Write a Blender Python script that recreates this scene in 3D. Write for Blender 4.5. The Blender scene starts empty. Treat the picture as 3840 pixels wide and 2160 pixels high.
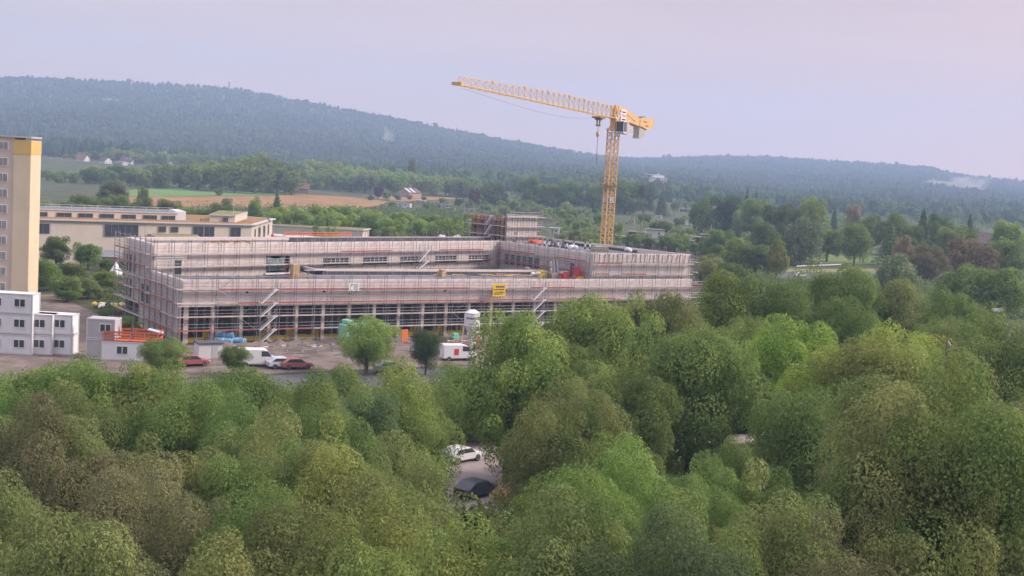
import bpy, math, random
import numpy as np
from mathutils import Vector, Matrix, Quaternion
random.seed(7); RNG = np.random.default_rng(7)
SC = bpy.context.scene; COL = SC.collection

# ------------------------------------------------------------------ camera, sky, sun, exposure
F, YAW, PITCH, ROLL = 4700.0, 0.5986, 0.0948, -0.0586      # focal length and pose, photo pixels / radians
CAM = np.array([-61.66, -174.31, 27.95])
def axes():
    cy, sy, cp, sp = math.cos(YAW), math.sin(YAW), math.cos(PITCH), math.sin(PITCH)
    fw = np.array([sy*cp, cy*cp, -sp]); r = np.array([cy, -sy, 0.]); d = np.cross(fw, r)
    c, s = math.cos(ROLL), math.sin(ROLL)
    return fw, c*r + s*d, -s*r + c*d
FW, RT, DN = axes()
cam = bpy.data.cameras.new('camera'); co = bpy.data.objects.new('camera', cam); COL.objects.link(co)
cam.sensor_width = 36; cam.lens = 36*F/3840; cam.clip_start = 0.5; cam.clip_end = 30000
co.matrix_world = Matrix([[RT[i], -DN[i], -FW[i], CAM[i]] for i in range(3)] + [[0, 0, 0, 1]])
SC.camera = co

SUN_AZ, SUN_EL = math.radians(118), math.radians(32)       # compass from +Y towards +X
w = bpy.data.worlds.new('World'); SC.world = w; w.use_nodes = True
N, L = w.node_tree.nodes, w.node_tree.links; N.clear()
def wn(t, **k):
    n = N.new(t)
    for a, b in k.items(): setattr(n, a, b)
    return n
def wmath(op, a, b=None):
    n = wn('ShaderNodeMath', operation=op)
    for i, v in enumerate((a, b)):
        if v is None: continue
        if isinstance(v, (int, float)): n.inputs[i].default_value = v
        else: L.new(v, n.inputs[i])
    return n.outputs[0]
def wmix(fac, a, b, mode='MIX'):
    n = wn('ShaderNodeMix', data_type='RGBA', blend_type=mode, clamp_factor=True)
    for s, v in ((n.inputs[0], fac), (n.inputs[6], a), (n.inputs[7], b)):
        if isinstance(v, (int, float)): s.default_value = v
        elif isinstance(v, tuple): s.default_value = (*v, 1)
        else: L.new(v, s)
    return n.outputs[2]
sky = wn('ShaderNodeTexSky', sky_type='NISHITA', sun_disc=False); sky.sun_elevation = SUN_EL; sky.sun_rotation = SUN_AZ
tc = wn('ShaderNodeTexCoord'); sep = wn('ShaderNodeSeparateXYZ'); L.new(tc.outputs['Generated'], sep.inputs[0])
z = wmath('MAXIMUM', sep.outputs[2], 0.0)
low = wmath('POWER', wmath('SUBTRACT', 1.0, wmath('MINIMUM', wmath('MULTIPLY', z, 3.2), 1.0)), 1.6)     # 1 at the horizon
side = wn('ShaderNodeVectorMath', operation='DOT_PRODUCT'); L.new(tc.outputs['Generated'], side.inputs[0])
side.inputs[1].default_value = (math.sin(math.radians(100)), math.cos(math.radians(100)), 0)
warm = wmath('MULTIPLY', low, wmath('POWER', wmath('MAXIMUM', wmath('ADD', wmath('MULTIPLY', side.outputs['Value'], .5), .5), 0), 3.0))
mp = wn('ShaderNodeMapping'); L.new(tc.outputs['Generated'], mp.inputs[0]); mp.inputs['Scale'].default_value = (1.2, 1.2, 13)
ns = wn('ShaderNodeTexNoise'); L.new(mp.outputs[0], ns.inputs['Vector']); ns.inputs['Scale'].default_value = 2.1; ns.inputs['Detail'].default_value = 6
cr = wn('ShaderNodeMapRange'); L.new(ns.outputs[0], cr.inputs[0]); cr.inputs[1].default_value = .38; cr.inputs[2].default_value = .60
cloud = wmix(cr.outputs[0], (1.12, 1.12, 1.36), (1.72, 1.50, 1.55))
cloud = wmix(wmath('MULTIPLY', low, .9), cloud, (2.55, 1.74, 1.46)); cloud = wmix(warm, cloud, (4.6, 2.4, 1.75))
lift = wmath('ADD', 1.0, wmath('MULTIPLY', wmath('MULTIPLY', z, z), 3.4))                               # overcast sky: brighter overhead
vm = wn('ShaderNodeVectorMath', operation='SCALE'); L.new(cloud, vm.inputs[0]); L.new(lift, vm.inputs['Scale'])
final = wmix(0.96, sky.outputs[0], vm.outputs[0])
bg = wn('ShaderNodeBackground'); L.new(final, bg.inputs[0]); bg.inputs[1].default_value = 0.1
L.new(bg.outputs[0], wn('ShaderNodeOutputWorld').inputs[0])

sl = bpy.data.lights.new('sun', 'SUN'); sl.energy = 1.5; sl.angle = math.radians(14); sl.color = (1, .86, .76)
so = bpy.data.objects.new('sun', sl); COL.objects.link(so)
sd = Vector((math.sin(SUN_AZ)*math.cos(SUN_EL), math.cos(SUN_AZ)*math.cos(SUN_EL), math.sin(SUN_EL)))
so.rotation_euler = sd.to_track_quat('Z', 'Y').to_euler(); so.location = (0, 0, 200)
SC.view_settings.view_transform = 'Standard'; SC.view_settings.look = 'None'
SC.view_settings.exposure = 1.75; SC.view_settings.gamma = 1
SC.render.engine = 'CYCLES'
cy = SC.cycles; cy.use_denoising = True; cy.max_bounces = 6; cy.diffuse_bounces = 3; cy.glossy_bounces = 2
cy.transmission_bounces = 3; cy.transparent_max_bounces = 8; cy.volume_bounces = 1; cy.use_adaptive_sampling = True; cy.adaptive_threshold = .015
try: cy.denoiser = 'OPENIMAGEDENOISE'; cy.denoising_prefilter = 'ACCURATE'
except Exception: pass

# ------------------------------------------------------------------ pixel -> place helpers
def ray(x, y): return FW + RT*(x-1920)/F + DN*(y-1080)/F
def gp(x, y, z=0.):                      # where the ray of a photo pixel meets the level z
    v = ray(x, y); return CAM + v*((z-CAM[2])/v[2])
def dp(x, y, d): return CAM + ray(x, y)*d
def yh(x): return 634 + (x-1920)*0.0587

# ------------------------------------------------------------------ materials
MATS = {}
def mat(name, col, rough=.8, var=.12, scale=.8, metal=0., bump=0., spec=.3, streak=0., col2=None):
    if name in MATS: return MATS[name]
    m = bpy.data.materials.new(name); m.use_nodes = True; nt = m.node_tree; n, l = nt.nodes, nt.links
    b = n['Principled BSDF']; b.inputs['Roughness'].default_value = rough; b.inputs['Metallic'].default_value = metal
    b.inputs['Specular IOR Level'].default_value = spec
    if var > 0:
        g = n.new('ShaderNodeNewGeometry'); t = n.new('ShaderNodeTexNoise'); t.inputs['Scale'].default_value = scale
        t.inputs['Detail'].default_value = 6; t.inputs['Roughness'].default_value = .65
        if streak:
            mpn = n.new('ShaderNodeMapping'); mpn.inputs['Scale'].default_value = (1, 1, streak); l.new(g.outputs['Position'], mpn.inputs[0]); l.new(mpn.outputs[0], t.inputs['Vector'])
        else: l.new(g.outputs['Position'], t.inputs['Vector'])
        r = n.new('ShaderNodeMapRange'); r.inputs[1].default_value = .3; r.inputs[2].default_value = .7; l.new(t.outputs[0], r.inputs[0])
        x = n.new('ShaderNodeMix'); x.data_type = 'RGBA'; l.new(r.outputs[0], x.inputs[0])
        a = tuple(c*(1-var) for c in col); c2 = col2 or tuple(min(1, c*(1+var)) for c in col)
        x.inputs[6].default_value = (*a, 1); x.inputs[7].default_value = (*c2, 1); l.new(x.outputs[2], b.inputs['Base Color'])
        if bump:
            bp = n.new('ShaderNodeBump'); bp.inputs['Strength'].default_value = bump; bp.inputs['Distance'].default_value = .1
            l.new(t.outputs[0], bp.inputs['Height']); l.new(bp.outputs[0], b.inputs['Normal'])
    else: b.inputs['Base Color'].default_value = (*col, 1)
    MATS[name] = m; return m
def piece_mat(name, col, amt=.16, rough=.9, tint=(1, 1, 1)):
    """every joined block gets its own tone; every separate block too"""
    if name in MATS: return MATS[name]
    m = bpy.data.materials.new(name); m.use_nodes = True; nt = m.node_tree; n, l = nt.nodes, nt.links
    b = n['Principled BSDF']; b.inputs['Roughness'].default_value = rough; b.inputs['Specular IOR Level'].default_value = .2
    g = n.new('ShaderNodeNewGeometry'); oi = n.new('ShaderNodeObjectInfo')
    ad = n.new('ShaderNodeMath'); ad.operation = 'ADD'; l.new(g.outputs['Random Per Island'], ad.inputs[0]); l.new(oi.outputs['Random'], ad.inputs[1])
    fr = n.new('ShaderNodeMath'); fr.operation = 'FRACT'; l.new(ad.outputs[0], fr.inputs[0])
    t = n.new('ShaderNodeTexNoise'); t.inputs['Scale'].default_value = .35; t.inputs['Detail'].default_value = 4; l.new(g.outputs['Position'], t.inputs['Vector'])
    m2 = n.new('ShaderNodeMath'); m2.operation = 'ADD'; l.new(fr.outputs[0], m2.inputs[0]); l.new(t.outputs[0], m2.inputs[1])
    r = n.new('ShaderNodeMapRange'); r.inputs[1].default_value = .3; r.inputs[2].default_value = 1.7; l.new(m2.outputs[0], r.inputs[0])
    x = n.new('ShaderNodeMix'); x.data_type = 'RGBA'; l.new(r.outputs[0], x.inputs[0])
    x.inputs[6].default_value = (*[c*(1-amt) for c in col], 1); x.inputs[7].default_value = (*[min(1, c*(1+amt))*k for c, k in zip(col, tint)], 1)
    l.new(x.outputs[2], b.inputs['Base Color']); MATS[name] = m; return m
def leaf_mat(name, freq=.4):
    m = bpy.data.materials.new(name); m.use_nodes = True; nt = m.node_tree; n, l = nt.nodes, nt.links; n.clear()
    oi = n.new('ShaderNodeObjectInfo'); g = n.new('ShaderNodeNewGeometry')
    t = n.new('ShaderNodeTexNoise'); t.inputs['Scale'].default_value = freq; t.inputs['Detail'].default_value = 3; l.new(g.outputs['Position'], t.inputs['Vector'])
    ad = n.new('ShaderNodeMath'); ad.operation = 'MULTIPLY_ADD'; ad.inputs[1].default_value = .5; l.new(g.outputs['Random Per Island'], ad.inputs[0]); l.new(t.outputs[0], ad.inputs[2])
    r = n.new('ShaderNodeMapRange'); r.inputs[1].default_value = .3; r.inputs[2].default_value = 1.2; r.inputs[3].default_value = .5; r.inputs[4].default_value = 1.5; l.new(ad.outputs[0], r.inputs[0])
    v = n.new('ShaderNodeVectorMath'); v.operation = 'SCALE'; l.new(oi.outputs['Color'], v.inputs[0]); l.new(r.outputs[0], v.inputs['Scale'])
    hs = n.new('ShaderNodeHueSaturation'); l.new(v.outputs[0], hs.inputs['Color'])
    hr = n.new('ShaderNodeMapRange'); hr.inputs[3].default_value = .488; hr.inputs[4].default_value = .512; l.new(oi.outputs['Random'], hr.inputs[0]); h2 = n.new('ShaderNodeMapRange'); h2.inputs[1].default_value = .3; h2.inputs[2].default_value = .7; h2.inputs[3].default_value = .018; h2.inputs[4].default_value = -.018; l.new(t.outputs[0], h2.inputs[0]); ha = n.new('ShaderNodeMath'); ha.operation = 'ADD'; l.new(hr.outputs[0], ha.inputs[0]); l.new(h2.outputs[0], ha.inputs[1]); l.new(ha.outputs[0], hs.inputs['Hue'])
    d = n.new('ShaderNodeBsdfDiffuse'); tr = n.new('ShaderNodeBsdfTranslucent'); tv = n.new('ShaderNodeVectorMath'); tv.operation = 'SCALE'; tv.inputs['Scale'].default_value = .8; l.new(hs.outputs[0], tv.inputs[0]); l.new(hs.outputs[0], d.inputs[0]); l.new(tv.outputs[0], tr.inputs[0])
    mx = n.new('ShaderNodeAddShader'); l.new(d.outputs[0], mx.inputs[0]); l.new(tr.outputs[0], mx.inputs[1])
    o = n.new('ShaderNodeOutputMaterial'); l.new(mx.outputs[0], o.inputs[0]); MATS[name] = m; return m
LEAF = leaf_mat('leaves'); HILLLEAF = leaf_mat('hill_leaves', .0045)
M = dict(
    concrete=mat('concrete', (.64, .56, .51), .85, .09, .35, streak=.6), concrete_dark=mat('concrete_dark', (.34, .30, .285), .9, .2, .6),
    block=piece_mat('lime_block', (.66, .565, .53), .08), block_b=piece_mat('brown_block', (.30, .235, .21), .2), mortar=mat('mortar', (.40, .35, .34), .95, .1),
    coping=piece_mat('coping_block', (.74, .65, .62), .06), bitumen=mat('bitumen', (.085, .085, .1), .7, .3, .4), roofgrey=mat('roof_sheet', (.15, .15, .17), .55, .35, .25),
    steel=mat('galvanised_tube', (.25, .25, .28), .5, .25, 2., metal=.3), red=mat('red_board', (.38, .12, .11), .7, .25, 1.5), deck=mat('scaffold_deck', (.50, .44, .42), .8, .25, 1.2),
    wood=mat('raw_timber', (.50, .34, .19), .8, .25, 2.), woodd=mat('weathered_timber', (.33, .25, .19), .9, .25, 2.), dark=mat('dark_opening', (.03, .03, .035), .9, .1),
    crane=mat('crane_yellow', (.66, .42, .18), .5, .12, 1.0), cranedark=mat('crane_bracket', (.30, .17, .06), .6, .2), white=mat('white_paint', (.74, .73, .75), .5, .06), glass=mat('window_glass', (.05, .06, .075), .12, .25, .3, spec=.6),
    grey=mat('grey_panel', (.42, .42, .45), .6, .1), cream=mat('cream_render', (.56, .49, .42), .85, .06, .4), creamw=mat('pale_render', (.58, .57, .58), .8, .05),
    sedum=mat('sedum_roof', (.30, .135, .06), .95, .35, .35, col2=(.34, .21, .09)), sedumg=mat('green_roof', (.20, .19, .085), .95, .3, .5), trim=mat('roof_trim', (.5, .49, .49), .5, .08),
    asphalt=mat('asphalt', (.10, .10, .11), .9, .2, .5), dirt=mat('site_dirt', (.15, .115, .095), .95, .45, .3, bump=.5, col2=(.25, .20, .175)), paving=mat('paving', (.34, .28, .28), .9, .15, .4),
    orange=mat('orange_paint', (.62, .14, .05), .6, .15), yellow=mat('yellow_panel', (.62, .45, .05), .6, .25, 1.5), blue=mat('blue_pipe', (.20, .42, .62), .4, .15), bark=mat('bark', (.12, .09, .07), .95, .3, 2.),
    rust=mat('rusty_steel', (.25, .10, .05), .8, .3), green=mat('green_sheet', (.25, .55, .42), .5, .2), signy=mat('sign_yellow', (.78, .50, .03), .5, .05), black=mat('black_rubber', (.02, .02, .022), .7, .0),
    skin=mat('skin', (.45, .28, .2), .6, 0.), hivis=mat('hivis_yellow', (.60, .72, .12), .6, .1), hiorange=mat('hivis_orange', (.85, .18, .05), .6, .1), navy=mat('navy_cloth', (.03, .035, .07), .8, .1), plastic=mat('plastic_sheet', (.22, .27, .28), .35, .35, .7),
    redroof=mat('red_tiles', (.20, .09, .07), .85, .2, 1.), brownroof=mat('brown_tiles', (.10, .07, .065), .85, .2, 1.), redwood=mat('red_boards', (.20, .055, .045), .8, .2, 1.), bluewood=mat('blue_boards', (.14, .22, .36), .7, .15, 1.),
    solar=mat('solar_panel', (.05, .07, .13), .2, .2, .5, spec=.6), felt=mat('roof_felt', (.20, .19, .19), .9, .2, 1.), tan=mat('tan_boards', (.42, .30, .16), .8, .2, 1.), cwt=mat('counterweight', (.46, .44, .40), .9, .1, 1.), redp=mat('red_paint', (.60, .05, .05), .5, .1))
GREENMASS = mat('ground_cover', (.05, .07, .027), .95, .45, .06, bump=.4, col2=(.095, .11, .043))

# ------------------------------------------------------------------ mesh helpers
def link(o, parent=None):
    COL.objects.link(o)
    if parent is not None: o.parent = parent
    return o
def tag(o, label=None, cat=None, group=None, kind=None):
    for k, v in (('label', label), ('category', cat), ('group', group), ('kind', kind)):
        if v: o[k] = v
    return o
def empty(name, loc=(0, 0, 0), rz=0., label=None, cat=None, group=None):
    o = bpy.data.objects.new(name, None); o.empty_display_size = .5; o.location = loc; o.rotation_euler = (0, 0, rz)
    return tag(link(o), label, cat, group)
def mesh_np(name, V, Fq, m=None, smooth=False):
    """V (n,3); Fq (k,3|4) all of one size"""
    me = bpy.data.meshes.new(name); V = np.asarray(V, np.float32); Fq = np.asarray(Fq, np.int32); k, s = Fq.shape
    me.vertices.add(len(V)); me.vertices.foreach_set('co', V.ravel()); me.loops.add(k*s); me.loops.foreach_set('vertex_index', Fq.ravel())
    me.polygons.add(k); me.polygons.foreach_set('loop_start', np.arange(0, k*s, s, dtype=np.int32)); me.polygons.foreach_set('loop_total', np.full(k, s, np.int32))
    me.polygons.foreach_set('use_smooth', np.full(k, bool(smooth)))
    me.update(calc_edges=True)
    if m: me.materials.append(m)
    return me
BOXV = np.array([[x, y, z] for z in (-.5, .5) for y in (-.5, .5) for x in (-.5, .5)])
BOXF = np.array([[0, 2, 3, 1], [4, 5, 7, 6], [0, 1, 5, 4], [2, 6, 7, 3], [0, 4, 6, 2], [1, 3, 7, 5]])
def boxes(name, C, D, m, rz=0., org=(0, 0, 0)):
    """many boxes (centres C, sizes D) as one mesh, turned by rz about org"""
    C, D = np.asarray(C, float).reshape(-1, 3), np.asarray(D, float).reshape(-1, 3)
    V = (C[:, None] + BOXV[None]*D[:, None]).reshape(-1, 3); Fq = (np.arange(len(C))[:, None, None]*8 + BOXF[None]).reshape(-1, 4)
    if rz or any(org):
        c, s = math.cos(rz), math.sin(rz); V = np.stack([V[:, 0]*c - V[:, 1]*s + org[0], V[:, 0]*s + V[:, 1]*c + org[1], V[:, 2] + org[2]], 1)
    return mesh_np(name, V, Fq, m)
_U = {}
def unit(kind, m):
    k = (kind, m.name)
    if k in _U: return _U[k]
    if kind == 'box': me = mesh_np('unit_box', BOXV, BOXF, m)
    else:
        n = 6 if kind == 'tube' else 14; a = np.arange(n)*2*math.pi/n
        V = np.concatenate([np.stack([.5*np.cos(a), .5*np.sin(a), np.full(n, h)], 1) for h in (-.5, .5)])
        me = bpy.data.meshes.new('unit_' + kind); me.from_pydata(V.tolist(), [], [[i, (i+1) % n, n+(i+1) % n, n+i] for i in range(n)] + [list(range(n))[::-1], list(range(n, 2*n))]); me.materials.append(m)
    _U[k] = me; return me
def put(name, me, loc, parent=None, rot=None, scale=(1, 1, 1)):
    o = bpy.data.objects.new(name, me); o.location = loc; o.scale = scale
    if rot is not None:
        if isinstance(rot, Quaternion): o.rotation_mode = 'QUATERNION'; o.rotation_quaternion = rot
        elif isinstance(rot, (int, float)): o.rotation_euler = (0, 0, rot)
        else: o.rotation_euler = rot
    return link(o, parent)
def box(name, m, loc, dims, parent=None, rot=None): return put(name, unit('box', m), loc, parent, rot, dims)
def bar(name, m, a, b, t, parent=None, kind='tube', t2=None):
    a, b = Vector(a), Vector(b); d = b-a
    return put(name, unit(kind, m), (a+b)/2, parent, d.to_track_quat('Z', 'Y'), (t, t2 or t, d.length))
class MB:
    """collects boxes, bars, prisms of one part into one mesh"""
    def __init__(s): s.V, s.F = [], []
    def add(s, V, Fs):
        o = len(s.V); s.V += [tuple(v) for v in V]; s.F += [[i+o for i in f] for f in Fs]; return s
    def box(s, c, d, rz=0.):
        cc, ss = math.cos(rz), math.sin(rz)
        return s.add([(c[0]+(x*d[0])*cc-(y*d[1])*ss, c[1]+(x*d[0])*ss+(y*d[1])*cc, c[2]+z*d[2]) for x, y, z in BOXV], BOXF.tolist())
    def bar(s, a, b, t, n=4, t1=None):
        a, b = Vector(a), Vector(b); q = (b-a).to_track_quat('Z', 'Y'); t1 = t if t1 is None else t1; V = []
        for p, r in ((a, t/2), (b, t1/2)):
            for i in range(n):
                g = 2*math.pi*(i+.5)/n; k = 1.414 if n == 4 else 1; V.append(p + q @ Vector((r*k*math.cos(g), r*k*math.sin(g), 0)))
        return s.add(V, [[i, (i+1) % n, n+(i+1) % n, n+i] for i in range(n)] + [list(range(n))[::-1], list(range(n, 2*n))])
    def prism(s, pts, ax, w0, w1):
        """polygon pts in the plane of the other two axes, pushed along axis ax from w0 to w1"""
        def P(p, w): q = list(p); q.insert(ax, w); return q
        n = len(pts); return s.add([P(p, w0) for p in pts] + [P(p, w1) for p in pts], [[i, (i+1) % n, n+(i+1) % n, n+i] for i in range(n)] + [list(range(n))[::-1], list(range(n, 2*n))])
    def lathe(s, prof, n=16, c=(0, 0, 0)):
        V = [(c[0]+r*math.cos(2*math.pi*i/n), c[1]+r*math.sin(2*math.pi*i/n), c[2]+z) for r, z in prof for i in range(n)]
        Fs = [[j*n+i, j*n+(i+1) % n, (j+1)*n+(i+1) % n, (j+1)*n+i] for j in range(len(prof)-1) for i in range(n)]
        return s.add(V, Fs + [list(range(n))[::-1], list(range((len(prof)-1)*n, len(prof)*n))])
    def build(s, name, m, parent=None, loc=(0, 0, 0), rot=None, bevel=0., smooth=False):
        me = bpy.data.meshes.new(name); me.from_pydata(s.V, [], s.F); me.materials.append(m); me.update()
        if smooth: me.polygons.foreach_set('use_smooth', np.ones(len(me.polygons), bool))
        o = put(name, me, loc, parent, rot)
        if bevel: b = o.modifiers.new('bevel', 'BEVEL'); b.width = bevel; b.segments = 2
        return o
def sheet(name, pts, z, m, kind='structure'):
    me = bpy.data.meshes.new(name); me.from_pydata([(p[0], p[1], z) for p in pts], [], [list(range(len(pts)))]); me.materials.append(m); me.update()
    if me.polygons[0].normal.z < 0: me.flip_normals()
    return tag(put(name, me, (0, 0, 0)), kind=kind)
def text(name, s, m, size, loc, rot, parent, ex=.01, sx=1.):
    c = bpy.data.curves.new(name, 'FONT'); c.body = s; c.size = size; c.extrude = ex; c.align_x = 'CENTER'; c.align_y = 'CENTER'; c.materials.append(m)
    t_ = bpy.data.objects.new(name, c); me = bpy.data.meshes.new_from_object(t_); bpy.data.objects.remove(t_)
    o = put(name, me, loc, parent, rot); o.scale = (sx, 1, 1); return o
class Frame:
    """a facade: u runs along it, v out of it, z up; local x = u, local y = -v"""
    def __init__(s, a, b):
        s.a = np.array(a, float); d = np.array(b, float) - s.a; s.len = float(np.hypot(*d)); s.d = d/s.len; s.rz = math.atan2(d[1], d[0])
    def root(s, name, **k): return empty(name, (s.a[0], s.a[1], 0), s.rz, **k)
    def w(s, u, v, z): p = s.a + s.d*u + np.array([s.d[1], -s.d[0]])*v; return (p[0], p[1], z)

# ------------------------------------------------------------------ ground and hills: one sheet, flat valley, foothill, wooded ridge
def az_of(x): v = ray(x, yh(x)); return math.atan2(v[0], v[1])
CREST = [(-900, 285, 4000), (0, 306, 3900), (110, 304, 3900), (400, 313, 3900), (700, 326, 3900), (870, 335, 3900), (1000, 358, 3900), (1200, 392, 3850), (1500, 447, 3800), (1800, 503, 3750),
         (2050, 550, 3750), (2300, 588, 3900), (2420, 592, 4300), (2650, 584, 4600), (2850, 586, 4700), (3100, 603, 4700), (3480, 628, 4700), (3560, 652, 4700), (3840, 684, 4700), (4800, 715, 4700)]
FOOT = [(-900, 12), (390, 10), (1000, 6), (1700, 9), (2330, 13), (2600, 6), (2900, 1), (3400, 0), (4800, 0)]
_ca = np.array([az_of(c[0]) for c in CREST]); _cr = np.array([c[2] for c in CREST], float)
_ch = np.array([CAM[2] + (yh(c[0])-c[1])/F*c[2] - 11 for c in CREST]); _fa = np.array([az_of(c[0]) for c in FOOT]); _fh = np.array([c[1] for c in FOOT], float)
def sst(t): t = np.clip(t, 0, 1); return t*t*(3-2*t)
def height(X, Y):
    X, Y = np.asarray(X, float), np.asarray(Y, float)
    dx, dy = X-CAM[0], Y-CAM[1]; r = np.hypot(dx, dy); a = np.arctan2(dx, dy)
    rc, hc, fh = np.interp(a, _ca, _cr), np.interp(a, _ca, _ch), np.interp(a, _fa, _fh)
    foot = fh*sst((r-1050)/500)
    t = np.clip((r-1850)/(rc-1850), 0, 1.6)
    main = np.where(t <= 1, np.power(np.clip(t, 0, 1), 1.18)*(1-.10*np.sin(np.pi*np.clip(t, 0, 1))), 1-.35*(t-1))
    rough = 5*np.sin(X/190+1.3)*np.sin(Y/230+.4)+3*np.sin(X/83)*np.sin(Y/97+2)
    return np.where(r < 1050, 0, foot + np.maximum(hc-fh, 0)*main + rough*sst((r-2000)/700)*np.clip(1.02-t, 0, 1))
rings = np.concatenate([np.linspace(0, 1000, 11), np.linspace(1060, 1900, 22), np.linspace(1960, 4960, 52)])
azs = np.concatenate([np.linspace(YAW-.62, YAW+.62, 150), np.linspace(YAW+.70, YAW+2*math.pi-.70, 40)])
A, Rg = np.meshgrid(azs, rings[1:]); gx, gy = CAM[0]+Rg*np.sin(A), CAM[1]+Rg*np.cos(A); gz = height(gx, gy)
na = len(azs); V = np.concatenate([np.stack([gx, gy, gz], -1).reshape(-1, 3), [[CAM[0], CAM[1], 0]]])
q = []
for j in range(len(rings)-2):
    for i in range(na): k = (i+1) % na; q.append([j*na+i, j*na+k, (j+1)*na+k, (j+1)*na+i])
me = bpy.data.meshes.new('ground'); me.from_pydata(V.tolist(), [], [f[::-1] for f in q] + [[len(V)-1, (i+1) % na, i] for i in range(na)]); me.materials.append(GREENMASS)
me.polygons.foreach_set('use_smooth', np.ones(len(me.polygons), bool)); me.update()
tag(put('ground', me, (0, 0, 0)), kind='structure')

def pxsheet(name, pts, z, m): return sheet(name, [gp(x, y)[:2] for x, y in pts], z, m)
pxsheet('green_field', [(470, 716), (470, 739), (1000, 735), (1125, 728), (1010, 719), (880, 711), (700, 706), (560, 708)], .25, mat('meadow_grass', (.115, .22, .05), .95, .18, .02))
pxsheet('straw_field', [(430, 740), (300, 800), (1000, 812), (1340, 782), (1500, 764), (1420, 752), (1330, 741), (1180, 732), (1125, 729), (1000, 736)], .2, mat('dry_grass', (.27, .135, .05), .95, .3, .06, col2=(.36, .22, .085)))
pxsheet('straw_field', [(1400, 742), (1500, 757), (1810, 742), (1815, 731), (1600, 727)], .2, MATS['dry_grass'])
pxsheet('lawn', [(3040, 955), (2980, 985), (3190, 992), (3330, 990), (3330, 945), (3200, 940)], .06, mat('park_lawn', (.12, .17, .045), .95, .2, .1))
pxsheet('road', [(2930, 1022), (2930, 1046), (3400, 1052), (3900, 1075), (3900, 1050), (3400, 1026)], .02, M['asphalt'])
pxsheet('grass_verge', [(2960, 1008), (2945, 1020), (3400, 1024), (3400, 1008)], .03, mat('verge_grass', (.20, .19, .08), .95, .25, .2))
sheet('site_ground', [(-34, -26), (-34, 60), (-2, 62), (-2, 0), (-1, -1), (108, -1), (108, -26), (60, -27), (20, -26)], .012, M['dirt'])
pxsheet('paved_yard', [(1650, 1660), (1640, 1925), (2040, 1925), (2020, 1660)], .014, M['paving'])
pxsheet('paved_path', [(2430, 1618), (2430, 1652), (3060, 1672), (3080, 1638)], .018, M['paving'])
sheet('access_road', [(-30, -27), (80, -28), (84, -40), (-30, -38)], .008, M['asphalt'])

# ------------------------------------------------------------------ trees: prototypes 1 m tall, 1 m wide, then copied
def leaves(P, Nrm, size, asp=1.5, rng=RNG, jitter=.9):
    n = len(P); nr = Nrm + rng.normal(0, jitter, (n, 3)); nr /= np.linalg.norm(nr, axis=1, keepdims=True)+1e-9
    h = rng.normal(0, 1, (n, 3)); t = np.cross(nr, h); t /= np.linalg.norm(t, axis=1, keepdims=True)+1e-9; b = np.cross(nr, t)
    s = size*rng.uniform(.65, 1.35, (n, 1))*.5
    V = np.stack([P - t*s*asp, P - b*s*.8 + nr*s*.2, P + t*s*asp, P + b*s*.8 + nr*s*.2], 1).reshape(-1, 3)
    return V, np.arange(4*n).reshape(-1, 4)
def crown_pts(kind, n, rng):
    if kind == 'conifer':
        u = rng.random(n); zz = .06+.94*(1-np.sqrt(u)); tier = .75+.25*np.cos(zz*75); rad = .5*(1-zz)**.85*tier+.008; a = rng.random(n)*2*np.pi
        arm = .5+.5*np.cos(a*9+zz*40); k = np.sqrt(rng.uniform(.25, 1, n))*(.65+.35*arm); P = np.stack([rad*k*np.cos(a), rad*k*np.sin(a), zz-.05*rad*k], 1)
        return P, np.stack([np.cos(a), np.sin(a), np.full(n, .8)], 1)
    if kind == 'column': env, zc, zr, lob, lr = .5, .53, .47, 34, (.16, .26)
    elif kind == 'linden': env, zc, zr, lob, lr = .5, .52, .46, 34, (.13, .22)
    elif kind == 'bush': env, zc, zr, lob, lr = .5, .48, .46, 16, (.15, .26)
    else: env, zc, zr, lob, lr = .5, .505, .485, 64, (.065, .185)
    C, S = [], []; ph = rng.uniform(0, 6.28, 6); skip = rng.normal(0, 1, (3, 3)); skip /= np.linalg.norm(skip, axis=1, keepdims=True)
    while len(C) < lob:
        p = rng.uniform(-1, 1, 3); d = np.linalg.norm(p)
        if d > 1 or d < .35: continue
        if kind == 'broad' and d > .6 and (p/d @ skip[0] > .9 or p/d @ skip[1] > .92): continue
        az_, el_ = math.atan2(p[1], p[0]), math.asin(p[2]/d); p = p*np.array([1, 1, .95])*(1+.16*math.sin(2*az_+ph[0])*math.cos(el_+ph[1])+.14*math.sin(3*az_+ph[2])+.12*math.sin(4*el_+ph[3])) if kind in ('broad', 'bush', 'willow') else p
        taper = 1.
        if kind == 'linden': taper = 1.05-.75*max(0, (p[2]+1)/2)
        s = rng.uniform(*lr); C.append((p[0]*(env-s*.75)*taper, p[1]*(env-s*.75)*taper, zc+p[2]*(zr-s*.7))); S.append(s*(taper**.5))
    C, S = np.array(C), np.array(S); w = S**2; i = rng.choice(lob, n, p=w/w.sum())
    D = rng.normal(0, 1, (n, 3)); D[:, 2] = D[:, 2]*.8+.25; D /= np.linalg.norm(D, axis=1, keepdims=True)
    r = S[i]*np.where(rng.random(n) < .88, rng.uniform(.88, 1.05, n), rng.uniform(.4, .88, n))*np.where(rng.random(n) < .03, 1.15, 1)
    P = C[i] + D*r[:, None]*np.array([1, 1, .85])
    if kind == 'willow':
        h = rng.random(n)**1.5*.28*np.clip(np.hypot(P[:, 0], P[:, 1])/.35, .2, 1.2); P[:, 2] = np.maximum(P[:, 2]-h, .06)
    return P, D + np.array([0, 0, .35])
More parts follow.
